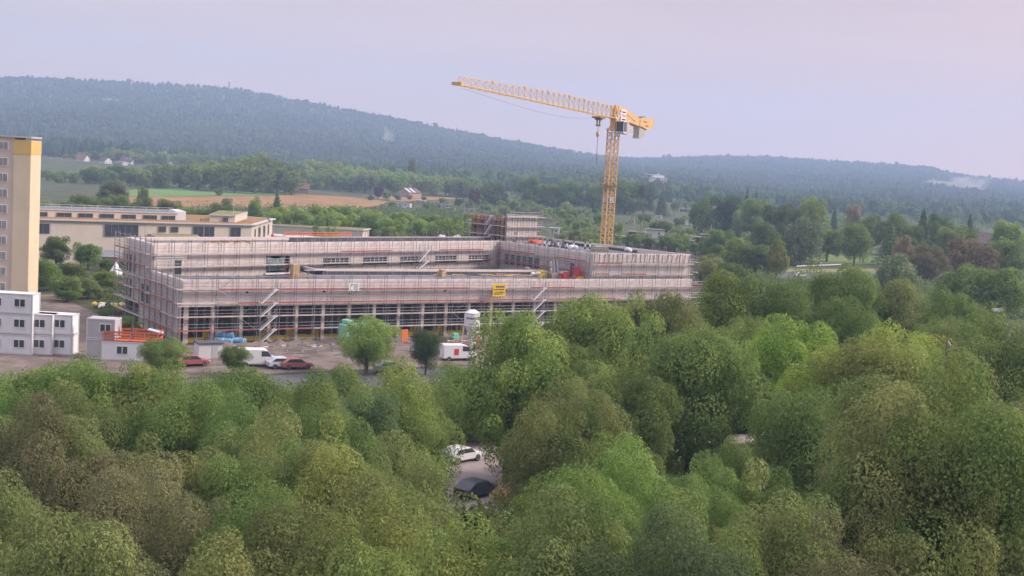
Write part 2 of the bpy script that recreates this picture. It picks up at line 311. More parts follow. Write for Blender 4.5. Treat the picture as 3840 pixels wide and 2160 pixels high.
def crown(kind, n, size, seed, asp=1.5):
    rng = np.random.default_rng(seed); P, D = crown_pts(kind, n, rng)
    if kind == 'willow': D = D*np.array([1, 1, .2])
    P[:, 2] *= .985/np.quantile(P[:, 2], .9985); P[:, :2] *= .49/np.quantile(np.hypot(P[:, 0], P[:, 1]), .985)
    V, Fq = leaves(P, D, size, asp, rng, .36); return mesh_np('crown', V, Fq, LEAF)
def trunk(seed, top=.8, r=.028, limbs=7, spread=.24, z0=.16):
    rng = random.Random(seed); m = MB(); m.bar((0, 0, -.01), (.01, 0, .3), r*2.2, 7, r*1.7).bar((.01, 0, .29), (.0, .015, top*.8), r*1.7, 6, r*.4)
    for i in range(limbs):
        a = i*2.4+rng.random(); zz = z0+.08*i*(top/.8); e = (spread*math.cos(a)*rng.uniform(.7, 1), spread*math.sin(a)*rng.uniform(.7, 1), min(zz+rng.uniform(.12, .26), .72))
        m.bar((.005, .005, zz), e, r*.9, 5, r*.25)
    me = bpy.data.meshes.new('trunk'); me.from_pydata(m.V, [], m.F); me.materials.append(M['bark']); return me
PROTO = {}
for s in range(4): PROTO['near', s] = (crown('broad', 42000, .0130, 10+s), trunk(s))
for s in range(3): PROTO['close', s] = (crown('broad', 76000, .0088, 20+s), trunk(5+s))
for s in range(6): PROTO['broad', s] = (crown('broad', 14000, .026, 30+s), trunk(10+s))
for s in range(5): PROTO['far', s] = (crown('broad', 3600, .052, 50+s), trunk(20+s, limbs=4))
for s in range(3): PROTO['bush', s] = (crown('bush', 1700, .075, 60+s), trunk(30+s, limbs=4, z0=.05))
for s in range(2): PROTO['conifer', s] = (crown('conifer', 5200, .04, 70+s, 1.9), trunk(40+s, .95, .016, 0))
for s in range(2): PROTO['willow', s] = (crown('willow', 11000, .026, 80+s, 2.2), trunk(44+s))
PROTO['column', 0] = (crown('column', 3500, .05, 90), trunk(50, .9, .02, 5, .2)); PROTO['linden', 0] = (crown('linden', 9000, .034, 91), trunk(51, .85, .02, 6, .25)); PROTO['linden', 1] = (crown('linden', 9000, .034, 92), trunk(52, .85, .02, 6, .25))
DARK, MID, LIGHT, LIME, YEL, OLIVE, BROWN, COPPER, GREY, TAN, PURPLE, BLUEG = (0.09, 0.13, 0.042), (0.105, 0.15, 0.046), (0.13, 0.18, 0.05), (0.15, 0.205, 0.046), (0.155, 0.18, 0.054), (0.125, 0.145, 0.054), (0.118, 0.116, 0.06), (0.125, 0.108, 0.064), (0.13, 0.158, 0.085), (0.175, 0.138, 0.09), (0.085, 0.04, 0.042), (0.066, 0.096, 0.046)
NT = [0]
def tree(kind, x, y, h, wd, col, label, cat='tree', group=None, name=None, z0=None, var=None):
    NT[0] += 1; rr = random.Random(NT[0]*13); nv = len([k for k in PROTO if k[0] == kind]); cm, tm = PROTO[kind, rr.randrange(nv) if var is None else var]
    if z0 is None: z0 = float(height(x, y))
    nm = name or {'conifer': 'conifer_tree', 'bush': 'shrub', 'willow': 'drooping_tree', 'column': 'poplar_tree', 'linden': 'conical_tree'}.get(kind, 'leafy_tree')
    o = empty(nm, (x, y, z0), rr.random()*6.28, label, cat, group); o.scale = (wd, wd*rr.uniform(.9, 1.1), h)
    j = rr.uniform(.78, 1.25); c = put('crown', cm, (0, 0, 0), o); c.color = (col[0]*j*rr.uniform(.95, 1.06), col[1]*j, col[2]*j, 1); put('trunk', tm, (0, 0, 0), o); return o
def ptree(kind, px, ytop, wpx, depth, col, label, **k):
    if kind == 'near' and depth < 92: kind = 'close'
    p = dp(px, ytop, depth); z0 = float(height(p[0], p[1])); h_ = max(p[2]-z0, 1.5); return tree(kind, p[0], p[1], h_, (max(min(wpx*depth/F, 1.12*h_), .74*h_) if kind in ('near', 'close') else min(wpx*depth/F, 1.2*h_)), col, label, z0=z0, **k)
T = lambda *a, **k: ptree(*a, **k)
# park trees on the right and the trees in front of the site (photo pixel of the top, width in pixels, distance)
for a in [('near', 1935, 1162, 290, 176, LIGHT, 'light green tree beside the mortar silo, hiding the columns'), ('near', 2245, 1098, 400, 186, LIGHT, 'broad light green tree in front of the right part of the front scaffold'),
          ('near', 2480, 1082, 230, 205, OLIVE, 'yellow-green tree before the right end of the front wall, left of the darkest tree'), ('near', 2690, 1010, 400, 215, DARK, 'largest dark green tree right of the building corner'), ('near', 2900, 1022, 330, 220, DARK, 'dark green tree just left of the road gap, right half of the dark pair'),
          ('near', 2620, 1205, 330, 160, MID, 'fresh green tree low in front of the largest dark tree'), ('near', 3000, 1185, 270, 142, LIME, 'bright lime green tree low in front of the road gap'), ('near', 3180, 1105, 320, 185, MID, 'rounded mid green tree with bunched foliage below the road'),
          ('near', 3165, 982, 330, 240, DARK, 'dark green tree right of the road gap'), ('near', 3430, 1212, 270, 140, LIME, 'round bright green tree left of the bare branch with the pigeon'), ('near', 3300, 1256, 200, 122, YEL, 'yellowish blossoming tree left of the round bright green tree'),
          ('near', 3450, 1262, 180, 118, YEL, 'yellowish blossoming tree in front of the round bright green tree'), ('near', 3400, 1043, 360, 235, OLIVE, 'olive green tree below the grey-green poplar-like tree'), ('near', 3580, 1075, 300, 212, MID, 'green tree above the bare branch with the pigeon'),
          ('near', 3770, 1160, 330, 160, DARK, 'dark green tree under the white direction sign'), ('willow', 3372, 950, 190, 300, GREY, 'tall grey-green airy tree right of the park lawn'), ('broad', 3600, 985, 190, 285, MID, 'mid green tree in front of the copper-brown tree'),
          ('broad', 3745, 1000, 270, 275, MID, 'bulky green tree at the right edge above the direction sign'), ('broad', 3640, 893, 270, 390, COPPER, 'wide copper-brown tree on the right'), ('broad', 3400, 880, 95, 390, TAN, 'dried tan tree left of the copper-brown tree'),
          ('broad', 3480, 915, 150, 370, BROWN, 'dull brownish tree between the dried tree and the copper-brown one'), ('willow', 3015, 815, 160, 440, GREY, 'drooping birch beside the park lawn'), ('broad', 3215, 835, 135, 455, MID, 'round maple standing in the park lawn'), ('broad', 3110, 850, 130, 470, MID, 'green tree between the drooping birch and the round maple'),
          ('broad', 3058, 737, 120, 570, MID, 'tallest leafy tree of the park row behind the drooping birch'), ('broad', 2912, 768, 140, 520, BLUEG, 'dark pine with a bare reddish trunk above the conical lindens'), ('conifer', 3133, 772, 44, 720, BLUEG, 'dark pointed conifer right of the tallest park tree'), ('broad', 3206, 764, 62, 640, TAN, 'thin tan treetop rising above the park row'),
          ('broad', 3350, 798, 150, 540, MID, 'leafy tree left of the spiky conifer in the park row'), ('conifer', 3466, 788, 95, 500, BLUEG, 'tall ragged conifer in the middle of the right park row'), ('broad', 3520, 798, 150, 520, MID, 'leafy tree right of the ragged conifer'), ('conifer', 3640, 805, 62, 560, BLUEG, 'dark conifer near the white house on the right'), ('broad', 3632, 842, 110, 480, MID, 'rounded tree below the conifer near the white house'),
          ('broad', 3780, 822, 130, 460, LIGHT, 'light green tree at the far right edge beside the white house'), ('broad', 3775, 886, 150, 400, MID, 'green tree at the right edge behind the copper-brown tree'), ('broad', 3260, 800, 130, 560, MID, 'leafy tree behind the round maple'), ('conifer', 3345, 845, 110, 470, DARK, 'dark spruce behind the lamp post on the lawn'),
          ('linden', 2762, 890, 105, 385, YEL, 'left of two conical blossoming lindens'), ('linden', 2921, 896, 98, 372, YEL, 'right of two conical blossoming lindens'), ('broad', 2840, 915, 130, 380, DARK, 'dark tree between the two conical lindens'), ('broad', 2660, 960, 200, 330, OLIVE, 'olive tree right behind the end scaffold of the building'), ('broad', 2745, 985, 150, 300, DARK, 'dark bushy tree behind the largest dark tree'),
          ('broad', 2700, 860, 120, 430, DARK, 'dark tree beside the red allotment houses'), ('broad', 2640, 735, 120, 640, DARK, 'dark round tree left end of the far park row'), ('broad', 2735, 732, 130, 620, BLUEG, 'bluish dark tree in the far park row'), ('broad', 2830, 742, 130, 600, MID, 'mid green tree in the far park row left of the pine'), ('conifer', 2803, 712, 48, 720, BLUEG, 'larger pointed spruce above the far park row'), ('conifer', 2838, 720, 34, 760, BLUEG, 'smaller pointed spruce above the far park row'),
          ('broad', 2985, 765, 110, 560, DARK, 'dark tree between the pine and the tallest park tree'), ('broad', 2870, 830, 120, 470, DARK, 'dark tree below the pine'), ('willow', 2765, 785, 50, 520, GREY, 'slim pale tree above the allotments'), ('broad', 3420, 840, 120, 480, DARK, 'dark tree below the ragged conifer'), ('broad', 3560, 850, 130, 470, DARK, 'dark tree behind the copper-brown tree'),
          # trees in front of the site
          ('near', 610, 1260, 195, 152, MID, 'small green tree in front of the corner pier and orange terrace'), ('near', 880, 1292, 110, 158, MID, 'low green treetop below the blue pipe rolls'), ('near', 1385, 1186, 270, 163, LIGHT, 'loose light green tree hiding the green covered stack'), ('near', 1604, 1232, 112, 166, BLUEG, 'dark bluish shrub-like tree left of the mortar silo'),
          ('near', 520, 1215, 0, 0, 0, ''), ]:
    if a[3]: T(*a[:3], a[3]*1.08, (27.95-(17.5 if a[5] is DARK else 15.5))*F/(a[2]-yh(a[1])) if a[4] < 260 and a[1] > 1700 else a[4], *a[5:])
NEAR = [(330, 1352, 230, 0, MID), (120, 1372, 240, 0, LIGHT), (780, 1352, 190, 0, MID), (1270, 1365, 200, 0, MID), (1490, 1352, 210, 0, LIGHT), (560, 1358, 170, 0, LIGHT), (960, 1385, 180, 0, OLIVE), (3490, 1338, 420, 67, OLIVE), (3640, 1330, 420, 68, MID), (300, 1430, 260, 0, OLIVE), (120, 1650, 300, 0, BROWN), (700, 1620, 300, 0, OLIVE), (1180, 1690, 280, 0, YEL), (1480, 1480, 260, 0, MID), (1960, 1500, 240, 0, LIME), (2260, 1500, 300, 0, DARK), (2560, 1460, 280, 0, DARK), (2330, 1850, 340, 0, DARK), (2820, 1640, 300, 0, MID), (3560, 1560, 380, 0, OLIVE), (3250, 1790, 360, 0, OLIVE), (1420, 1960, 360, 0, MID), (700, 2000, 380, 0, OLIVE), (1000, 1840, 340, 0, MID), (2640, 1920, 360, 0, BLUEG), (3480, 1880, 400, 0, BROWN), (160, 1900, 420, 0, OLIVE), (1740, 2080, 320, 0, MID), (3000, 1960, 380, 0, OLIVE), (520, 2080, 340, 0, BROWN), (2480, 2100, 340, 0, DARK), (3060, 1420, 240, 0, DARK), (440, 1500, 240, 0, MID), (960, 1460, 260, 0, DARK), (1240, 1470, 240, 0, DARK), (2080, 1225, 260, 168, MID), (2360, 1200, 260, 176, MID), (2560, 1150, 240, 190, OLIVE), (2800, 1180, 280, 178, MID), (2440, 1290, 240, 158, LIGHT), (2200, 1290, 220, 160, MID), (2860, 1290, 220, 150, MID), (3120, 1230, 240, 160, MID), (3250, 1160, 260, 185, DARK), (3660, 1230, 260, 150, MID), (3560, 1180, 260, 180, MID), (3060, 1080, 220, 215, MID), (1740, 1360, 260, 150, MID), (1930, 1345, 260, 150, DARK), (2200, 1350, 280, 160, MID), (2480, 1340, 260, 158, DARK), (3420, 1370, 300, 126, MID), (3250, 1480, 260, 108, OLIVE), (1000, 1400, 240, 136, DARK), (3130, 1690, 320, 84, MID), (700, 1380, 200, 140, MID), (420, 1385, 220, 138, LIGHT), (380, 1560, 420, 88, OLIVE), (60, 1560, 420, 88, OLIVE), (2200, 1660, 260, 104, LIGHT), (1700, 1500, 260, 116, MID), (2760, 1480, 320, 118, DARK), (-30, 1400, 420, 120, MID), (215, 1330, 300, 138, LIGHT), (210, 1455, 560, 92, BROWN), (560, 1410, 260, 128, OLIVE), (860, 1375, 330, 142, DARK), (1130, 1385, 310, 145, DARK), (760, 1480, 420, 108, YEL), (1380, 1400, 270, 138, BLUEG), (1600, 1420, 250, 140, DARK),
        (1080, 1530, 360, 104, OLIVE), (1300, 1590, 390, 98, YEL), (1480, 1630, 260, 100, OLIVE), (1850, 1420, 330, 128, LIME), (2130, 1400, 330, 142, OLIVE), (2390, 1390, 380, 140, DARK), (2680, 1370, 380, 138, DARK), (2890, 1390, 260, 140, BLUEG), (3120, 1330, 300, 122, LIME), (3330, 1390, 320, 112, DARK),
        (560, 1700, 560, 80, BROWN), (930, 1650, 420, 86, MID), (1330, 1790, 480, 78, OLIVE), (1500, 1880, 300, 80, YEL), (1760, 1950, 300, 0, LIGHT), (2330, 1650, 480, 100, LIGHT), (2660, 1700, 420, 92, MID), (2500, 1800, 560, 82, DARK), (100, 1750, 620, 70, OLIVE), (2190, 1800, 260, 92, OLIVE), (3560, 1325, 620, 71, OLIVE), (3000, 1760, 560, 78, OLIVE), (3350, 1650, 560, 74, BROWN), (3780, 1500, 480, 72, BROWN),
        (340, 1960, 620, 58, OLIVE), (850, 1900, 520, 64, MID), (1180, 2010, 520, 58, OLIVE), (1900, 1990, 480, 66, LIGHT), (2300, 2000, 520, 62, BLUEG), (2780, 2020, 560, 58, OLIVE), (3250, 1990, 600, 56, BROWN), (3700, 1900, 620, 56, BROWN), (20, 2050, 480, 52, DARK), (1560, 2090, 460, 54, OLIVE), (2050, 2110, 420, 56, OLIVE)]
CN = {id(MID): 'mid green', id(LIGHT): 'light green', id(BROWN): 'brownish', id(OLIVE): 'olive green', id(DARK): 'dark green', id(YEL): 'yellow-green', id(BLUEG): 'bluish dark green', id(LIME): 'bright lime green'}
def third(x, y):
    hx = ['far left', 'left', 'centre-left', 'centre', 'centre-right', 'right', 'far right'][min(6, max(0, int(x/549)))]; vy = 'below the building site' if y < 1480 else 'in the middle foreground' if y < 1860 else 'at the bottom edge'
    return f'{vy}, {hx} of the picture'
seen = {}
def ndepth(x, y):                         # the yard and the path stay open: the trees behind them stand beyond their far edge
    if 1600 < x < 2090 and y < 1640: return 27.95*F/(1662-yh(x))
    if 2430 < x < 3050 and y < 1600: return 27.95*F/(1622-yh(x))
    return (27.95-random.uniform(10.5, 14.5))*F/(y-yh(x))
for x, y, wd, d, c in NEAR:
    lab = f'{CN[id(c)]} tree {third(x, y)}'; seen[lab] = seen.get(lab, 0)+1
    if seen[lab] > 1: lab = lab.replace(' tree ', [' second tree ', ' third tree ', ' fourth tree ', ' fifth tree '][seen[lab]-2], 1)
    T('near', x, y, wd*1.1, d if 60 < d < 75 and y < 1340 else ndepth(x, y), c, lab, group='trees in front of the site')
# tree belts in the distance
def ordinal(n):
    w_ = ['zeroth', 'first', 'second', 'third', 'fourth', 'fifth', 'sixth', 'seventh', 'eighth', 'ninth', 'tenth', 'eleventh', 'twelfth', 'thirteenth', 'fourteenth', 'fifteenth', 'sixteenth', 'seventeenth', 'eighteenth', 'nineteenth']
    return w_[n] if n < 20 else {2: 'twenty', 3: 'thirty'}[n//10] + ('-' + w_[n % 10] if n % 10 else 'th')
USED = {}
def unique(lab):
    USED[lab] = USED.get(lab, 0)+1; return lab if USED[lab] == 1 else f'{ordinal(USED[lab])} {lab}'
def belt(pts, depth, step, wid, kind, cols, label, group, jit=14, rows=1, seed=1):
    r = random.Random(seed); xs = [p[0] for p in pts]; ys = [p[1] for p in pts]
    for row in range(rows):
        x = xs[0] + row*step*.5; i_ = 0
        while x < xs[-1]:
            y = float(np.interp(x, xs, ys)) + r.uniform(-jit, jit) + row*jit*.5; d = (depth if not callable(depth) else depth(x))*(1+r.uniform(-.03, .03)) - row*25
            i_ += 1; c_ = r.choice(cols); rn = ' in its ' + ['back', 'middle', 'front'][row + (1 if rows == 2 and row else 0)] + ' row' if rows > 1 else ''
            T(kind, x, y, wid*r.uniform(.8, 1.3), d, c_, f'{ordinal(i_)} tree from the left{rn}, {label}', group=group); x += step*r.uniform(.75, 1.25)
belt([(150, 640), (400, 622), (560, 616), (740, 606), (900, 592), (985, 572), (1040, 600), (1120, 628)], 930, 70, 135, 'far', [MID, MID, DARK, LIGHT], 'dense belt behind the green field', 'tree belt behind the fields', 10, 3, 3)
belt([(1130, 612), (1240, 612), (1330, 628), (1460, 632), (1600, 640), (1720, 668), (1800, 684)], 1130, 62, 100, 'far', [MID, LIGHT, LIGHT, GREY], 'lighter belt around the barn', 'tree belt around the barn', 16, 3, 4)
for x, y, wd, c, n_ in [(1859, 680, 150, DARK, 'leftmost'), (1994, 660, 135, MID, 'tallest and lightest'), (2075, 688, 120, DARK, 'first right of the tallest'), (2140, 676, 160, DARK, 'widest'), (2231, 682, 110, MID, 'one just left of the crane mast'), (2352, 674, 160, DARK, 'one just right of the crane mast'), (2420, 682, 90, BLUEG, 'rightmost')]:
    T('broad', x, y, wd, 900, c, f'{n_} of the big dark trees behind the allotments')
belt([(170, 585), (420, 560), (600, 566), (860, 590)], 1450, 44, 62, 'far', [MID, DARK, LIGHT], 'village trees among the houses', 'village trees', 9, 2, 8)
T('column', 1548, 588, 34, 1150, DARK, 'tall slim poplar rising above the barn belt'); T('conifer', 2486, 716, 70, 880, BLUEG, 'spruce standing in front of the distant white apartment block')
T('conifer', 1040, 722, 82, 470, BLUEG, 'dark spreading conifer in front of the straw field'); T('column', 960, 735, 60, 440, MID, 'upright green tree left of the dark conifer by the straw field'); T('broad', 430, 675, 140, 520, GREY, 'grey-green tree left of the green field'); T('broad', 540, 700, 50, 500, OLIVE, 'thin yellowish tree before the green field')
T('far', 1420, 698, 40, 900, PURPLE, 'left of two purple-leaved trees by the straw field'); T('far', 1780, 706, 48, 850, PURPLE, 'right of two purple-leaved trees by the straw field')
belt([(160, 748), (420, 735), (620, 758), (760, 765), (900, 775)], 440, 76, 130, 'broad', [MID, MID, LIGHT], 'behind the sedum-roofed school', 'trees behind the school', 14, 1, 5)
belt([(1000, 786), (1200, 776), (1330, 784), (1500, 802), (1700, 806), (1830, 802)], lambda x: 430, 88, 150, 'broad', [MID, LIGHT, LIME, LIGHT], 'rounded trees behind the building roof', 'tree row behind the roof', 12, 2, 6)
T('broad', 1195, 842, 75, 360, LIGHT, 'light green tree left of two growing behind the orange railing'); T('broad', 1240, 850, 62, 356, LIGHT, 'light green tree right of two growing behind the orange railing')
# allotment gardens: small fruit trees and shrubs between the huts
r = random.Random(11); k = 0
SHEDPX = [(2456, 893), (2385, 897), (2342, 910), (2650, 902), (2575, 926), (2620, 912), (2368, 842), (2466, 829), (2485, 792), (2593, 845), (2572, 796), (2275, 850), (2330, 802), (2407, 786), (2500, 812), (2050, 838), (2078, 878), (2235, 912), (2170, 905), (1760, 800), (1670, 782), (1575, 766), (1510, 778), (1435, 783), (1720, 762), (1690, 797)]
SHEDNAME = ['the largest two-tone hut', 'the long red-brown hut', 'the blue porch hut', 'the upper dark red hut', 'the solar-roofed red hut', 'the low dark hut', 'the small pink hut', 'the tall white-grey hut', 'the small grey lawn hut', 'the white cottage', 'the dark awning hut', 'the tan hut by the mast', 'the flat white-roofed hut', 'the orange-brown hut', 'the brown-roofed hut', 'the pinkish-roofed hut', 'the pale greenhouse hut', 'the pale hut left of the mast', 'the grey panelled hut', 'the white dark-doored hut', 'the grey slatted hut', 'the tan awning hut', 'the long white hut', 'the small brown hut', 'the rear grey hut', 'the front tan hut']
TONE = lambda c: 'dark green' if c is DARK else 'light green' if c in (LIGHT, LIME) else 'yellow-green' if c is YEL else 'olive' if c is OLIVE else 'mid green'
def by_hut(x, y, c, what):
    k_ = min(range(len(SHEDPX)), key=lambda i: abs(SHEDPX[i][0]-x)+2.5*abs(SHEDPX[i][1]-y)); dx, dy = x-SHEDPX[k_][0], y-SHEDPX[k_][1]
    rel = ('right of' if dx > 0 else 'left of') if abs(dx) > 1.5*abs(dy) else ('in front of' if dy > 0 else 'behind')
    return unique(f'{TONE(c)} {what} {rel} {SHEDNAME[k_]}')
while k < 130:
    x = r.uniform(1080, 2760); y = r.uniform(770, 925)
    if x < 1850 and (y > 800 or y < 752 + (x-1080)*.01 or (x < 1450)): continue
    if x < 2150 and y > 850: continue
    if any(abs(x-a) < 36 and -4 < y-b < 34 for a, b in SHEDPX): continue
    p = gp(x, y); h = r.uniform(2.8, 6.5); c = r.choice([MID, LIGHT, LIME, DARK, DARK, YEL, LIGHT]); k += 1
    kd = r.choice(['bush', 'far', 'far']); tree(kd, p[0], p[1], h, h*r.uniform(.8, 1.3), c, by_hut(x, y, c, 'shrub' if kd == 'bush' else 'garden tree'), group='trees and shrubs in the allotments', name='garden_tree')
for k in range(26):
    x = r.uniform(2050, 2700); y = 905 + (x-2050)*.06 + r.uniform(0, 30); p = gp(x, y); h = r.uniform(4, 7)
    c = r.choice([MID, LIGHT, OLIVE]); tree('broad', p[0], p[1], h, h*1.1, c, unique(f'{TONE(c)} leafy tree just behind the right roof edge, {"left of" if x < 2260 else "right of"} the crane mast'), group='trees behind the right wing', name='garden_tree')
for k in range(14):
    x = r.uniform(2640, 2860); y = r.uniform(935, 1060); p = gp(x, y); h = r.uniform(5, 8)
    c = r.choice([MID, DARK, OLIVE]); tree('broad', p[0], p[1], h, h*1.15, c, unique(f'{TONE(c)} bushy tree beside the right end scaffold'), group='trees beside the building end', name='garden_tree')
r = random.Random(21); k = 0
while k < 46:
    x = r.uniform(1790, 2760); y = r.uniform(762, 812)
    if any(abs(x-a) < 30 and -4 < y-b < 30 for a, b in SHEDPX): continue
    p = gp(x, y); h = r.uniform(5, 9); k += 1; c = r.choice([MID, DARK, LIGHT]); tree('far', p[0], p[1], h, h*r.uniform(.9, 1.2), c, by_hut(x, y, c, 'tall tree'), group='taller trees of the far allotments', name='garden_tree')
for x, y, h in [(1390, 752, 4), (1450, 748, 6), (1490, 752, 5), (1535, 750, 4), (1590, 755, 4), (820, 735, 5), (850, 778, 5), (1660, 768, 5), (1720, 775, 6), (1540, 778, 4), (1600, 785, 5), (1760, 788, 6), (1470, 782, 4)]:
    p = gp(x, y); tree('bush', p[0], p[1], h, h*1.3, random.choice([MID, OLIVE]), unique('lone bush at the edge of the straw field'), group='bushes on the field edge', name='shrub', cat='shrub')
for x, y, h, wd, c, l in [(455, 1262, 3.2, 5.5, LIGHT, 'bright green bush behind the site container'), (392, 1090, 4, 6, LIME, 'lime green bush beyond the left scaffold'), (420, 930, 9, 8, DARK, 'dark tree left of the upper scaffold corner'), (405, 1030, 3.5, 5, MID, 'green bush by the small white tent'), (440, 880, 8, 8, MID, 'green tree behind the scaffold corner'), (330, 1010, 6, 7, MID, 'green tree between the beige high-rise and the site'), (270, 1080, 5, 7, DARK, 'dark bush beside the beige high-rise'), (210, 1000, 7, 7, MID, 'green tree at the foot of the beige high-rise'), (300, 930, 9, 8, LIGHT, 'light green tree before the school end'), (200, 900, 9, 8, MID, 'green tree right beside the high-rise wall'), (350, 960, 8, 8, DARK, 'dark tree behind the pink garden hut'), (250, 1130, 4.5, 7, MID, 'green bush above the white site offices'), (330, 1120, 4, 6, OLIVE, 'olive bush above the white site offices'), (180, 1090, 6, 7, LIGHT, 'light green tree at the high-rise corner'), (360, 880, 9, 9, LIGHT, 'light green tree in front of the school windows'), (260, 860, 9, 9, DARK, 'dark tree in front of the school end')]:
    p = gp(x, y); tree('broad', p[0], p[1], h, wd, c, l)
# everything too dense to count: undergrowth, far woods, hill forest
def blob_forest(name, XY, hs, cols, conf, label, detail=1, seed=3):
    rng = np.random.default_rng(seed); XY = np.asarray(XY); n = len(XY); Z = height(XY[:, 0], XY[:, 1]); obs = []
    import bmesh
    bm = bmesh.new(); bmesh.ops.create_icosphere(bm, subdivisions=detail, radius=.5); sv = np.array([v.co[:] for v in bm.verts]); sf = np.array([[v.index for v in f.verts] for f in bm.faces]); bm.free()
    a = np.arange(6)*np.pi/3; cv = np.concatenate([np.stack([.26*np.cos(a), .26*np.sin(a), np.full(6, -.42)], 1), np.stack([.11*np.cos(a+.5), .11*np.sin(a+.5), np.full(6, .12)], 1), [[0, 0, .55]]])
    cf = np.array([[i, (i+1) % 6, 6+i] for i in range(6)] + [[(i+1) % 6, 6+(i+1) % 6, 6+i] for i in range(6)] + [[6+i, 6+(i+1) % 6, 12] for i in range(6)])
    isc = rng.random(n) < conf; Vs, Fs, off = [], [], 0
    for sel, v, f in ((~isc, sv, sf), (isc, cv, cf)):
        k = int(sel.sum())
        if not k: continue
        h = hs[sel]; s = np.stack([h*rng.uniform(.6, 1.0, k), h*rng.uniform(.6, 1.0, k), h], 1)
        W = v[None]*s[:, None]*rng.uniform(.72, 1.3, (k, len(v), 1)); W[..., 0] += XY[sel, 0][:, None]; W[..., 1] += XY[sel, 1][:, None]; W[..., 2] += (Z[sel] + h*.45)[:, None]
        Vs.append(W.reshape(-1, 3)); Fs.append((np.arange(k)[:, None, None]*len(v) + f[None]).reshape(-1, 3) + off); off += k*len(v)
    me = mesh_np(name, np.concatenate(Vs), np.concatenate(Fs), HILLLEAF); o = put(name, me, (0, 0, 0)); o.color = (*cols, 1); return tag(o, label, 'forest', kind='stuff')
def wedge(n, r0, r1, a0, a1, rng, pw=1.):
    r_ = np.sqrt(rng.uniform(r0**2, r1**2, n)) if pw == 1 else r0 + (r1-r0)*rng.random(n)**pw; a = rng.uniform(a0, a1, n); return np.stack([CAM[0]+r_*np.sin(a), CAM[1]+r_*np.cos(a)], 1)
rng = np.random.default_rng(5); a0, a1 = az_of(-250), az_of(4100)
XY = wedge(46000, 1900, 4900, a0, a1, rng, 1.15)
blob_forest('hill_forest', XY, rng.uniform(7, 14, len(XY))*np.where(rng.random(len(XY)) < .04, 1.5, 1), (.042, .062, .034), .45, 'mixed forest covering the long hill', 1, 3)
XY = wedge(3600, 1280, 1950, a0, a1, rng); keep = ~((np.arctan2(XY[:, 0]-CAM[0], XY[:, 1]-CAM[1]) < az_of(830)) & (np.hypot(XY[:, 0]-CAM[0], XY[:, 1]-CAM[1]) < 1620)); XY = XY[keep]
blob_forest('foothill_wood', XY, rng.uniform(9, 18, len(XY)), (.055, .082, .038), .22, 'leafy wood on the foot of the hill', 2, 4)
XY = np.concatenate([wedge(900, 1780, 1950, a0, a1, rng), wedge(300, 1560, 1700, az_of(200), az_of(1000), rng)])
blob_forest('conifer_edge', XY, rng.uniform(15, 25, len(XY)), (.040, .062, .036), .9, 'row of dark conifers along the forest edge', 1, 5)
def shrub_mass(name, P, hs, col, label, per=40, leaf=.5, seed=9):
    rng = np.random.default_rng(seed); n = len(P); D = rng.normal(0, 1, (n, per, 3)); D[..., 2] = np.abs(D[..., 2]); D /= np.linalg.norm(D, axis=2, keepdims=True)
    Q = D*rng.uniform(.75, 1.05, (n, per, 1))*np.stack([hs*.8, hs*.8, hs], 1)[:, None]; Q[..., 0] += P[:, 0][:, None]; Q[..., 1] += P[:, 1][:, None]
    V, Fq = leaves(Q.reshape(-1, 3), D.reshape(-1, 3), leaf, 1.4, rng, .6); o = put(name, mesh_np(name, V, Fq, LEAF), (0, 0, 0)); o.color = (*col, 1); return tag(o, label, 'undergrowth', kind='stuff')
def pxarea(n, x0, x1, y0, y1, ok=lambda x, y: True):
    out = []
    while len(out) < n:
        x, y = rng.uniform(x0, x1), rng.uniform(y0, y1)
        if ok(x, y): out.append(gp(x, y)[:2])
    return np.array(out)
noshed = lambda x, y: not any(abs(x-a) < 38 and -2 < y-b < 34 for a, b in SHEDPX)
P = pxarea(2600, 1850, 2800, 765, 960, noshed); shrub_mass('garden_undergrowth', P, rng.uniform(.6, 2.0, len(P)), (.115, .155, .05), 'mixed shrubs and beds filling the allotments', 46, .55)
P = pxarea(380, 1450, 1880, 752, 830, lambda x, y: y > 765+(1880-x)*.01 and noshed(x, y)); shrub_mass('hedge_undergrowth', P, rng.uniform(1, 3, len(P)), (.09, .125, .042), 'low hedges between the huts left of the stair tower', 46, .6, 10)
P = pxarea(1100, 380, 1850, 790, 860); shrub_mass('school_undergrowth', P, rng.uniform(2, 5, len(P)), (.08, .112, .04), 'undergrowth between the school and the field', 40, .6, 12)
P = pxarea(1600, 2630, 3900, 770, 1200, lambda x, y: not (2900 < x < 3900 and 985 < y < 1060) and not (3000 < x < 3330 and 925 < y < 1000)); shrub_mass('park_undergrowth', P, rng.uniform(1, 4, len(P)), (.09, .13, .045), 'undergrowth below the park trees', 44, .5, 13)
P = pxarea(2000, -100, 3950, 1470, 2300, lambda x, y: not (1640 < x < 2050 and 1650 < y < 1912) and not (2450 < x < 3060 and 1610 < y < 1690)); shrub_mass('foreground_undergrowth', P, rng.uniform(.6, 2.6, len(P)), (.10, .14, .045), 'shrubs and low growth under the foreground trees', 60, .3, 14)
P = pxarea(300, 2620, 3900, 792, 862); shrub_mass('far_park_wood', P, rng.uniform(4, 8, len(P)), (.095, .135, .048), 'far mass of trees beyond the park row on the right', 150, .95, 16)
P = pxarea(150, 1850, 2700, 748, 772); shrub_mass('far_garden_wood', P, rng.uniform(3, 6, len(P)), (.095, .135, .048), 'far mass of trees behind the allotments', 120, .9, 17)
P = pxarea(260, 380, 470, 950, 1190); shrub_mass('left_undergrowth', P, rng.uniform(.5, 1.6, len(P)), (.085, .11, .04), 'weeds and low shrubs left of the scaffold', 50, .35, 15)

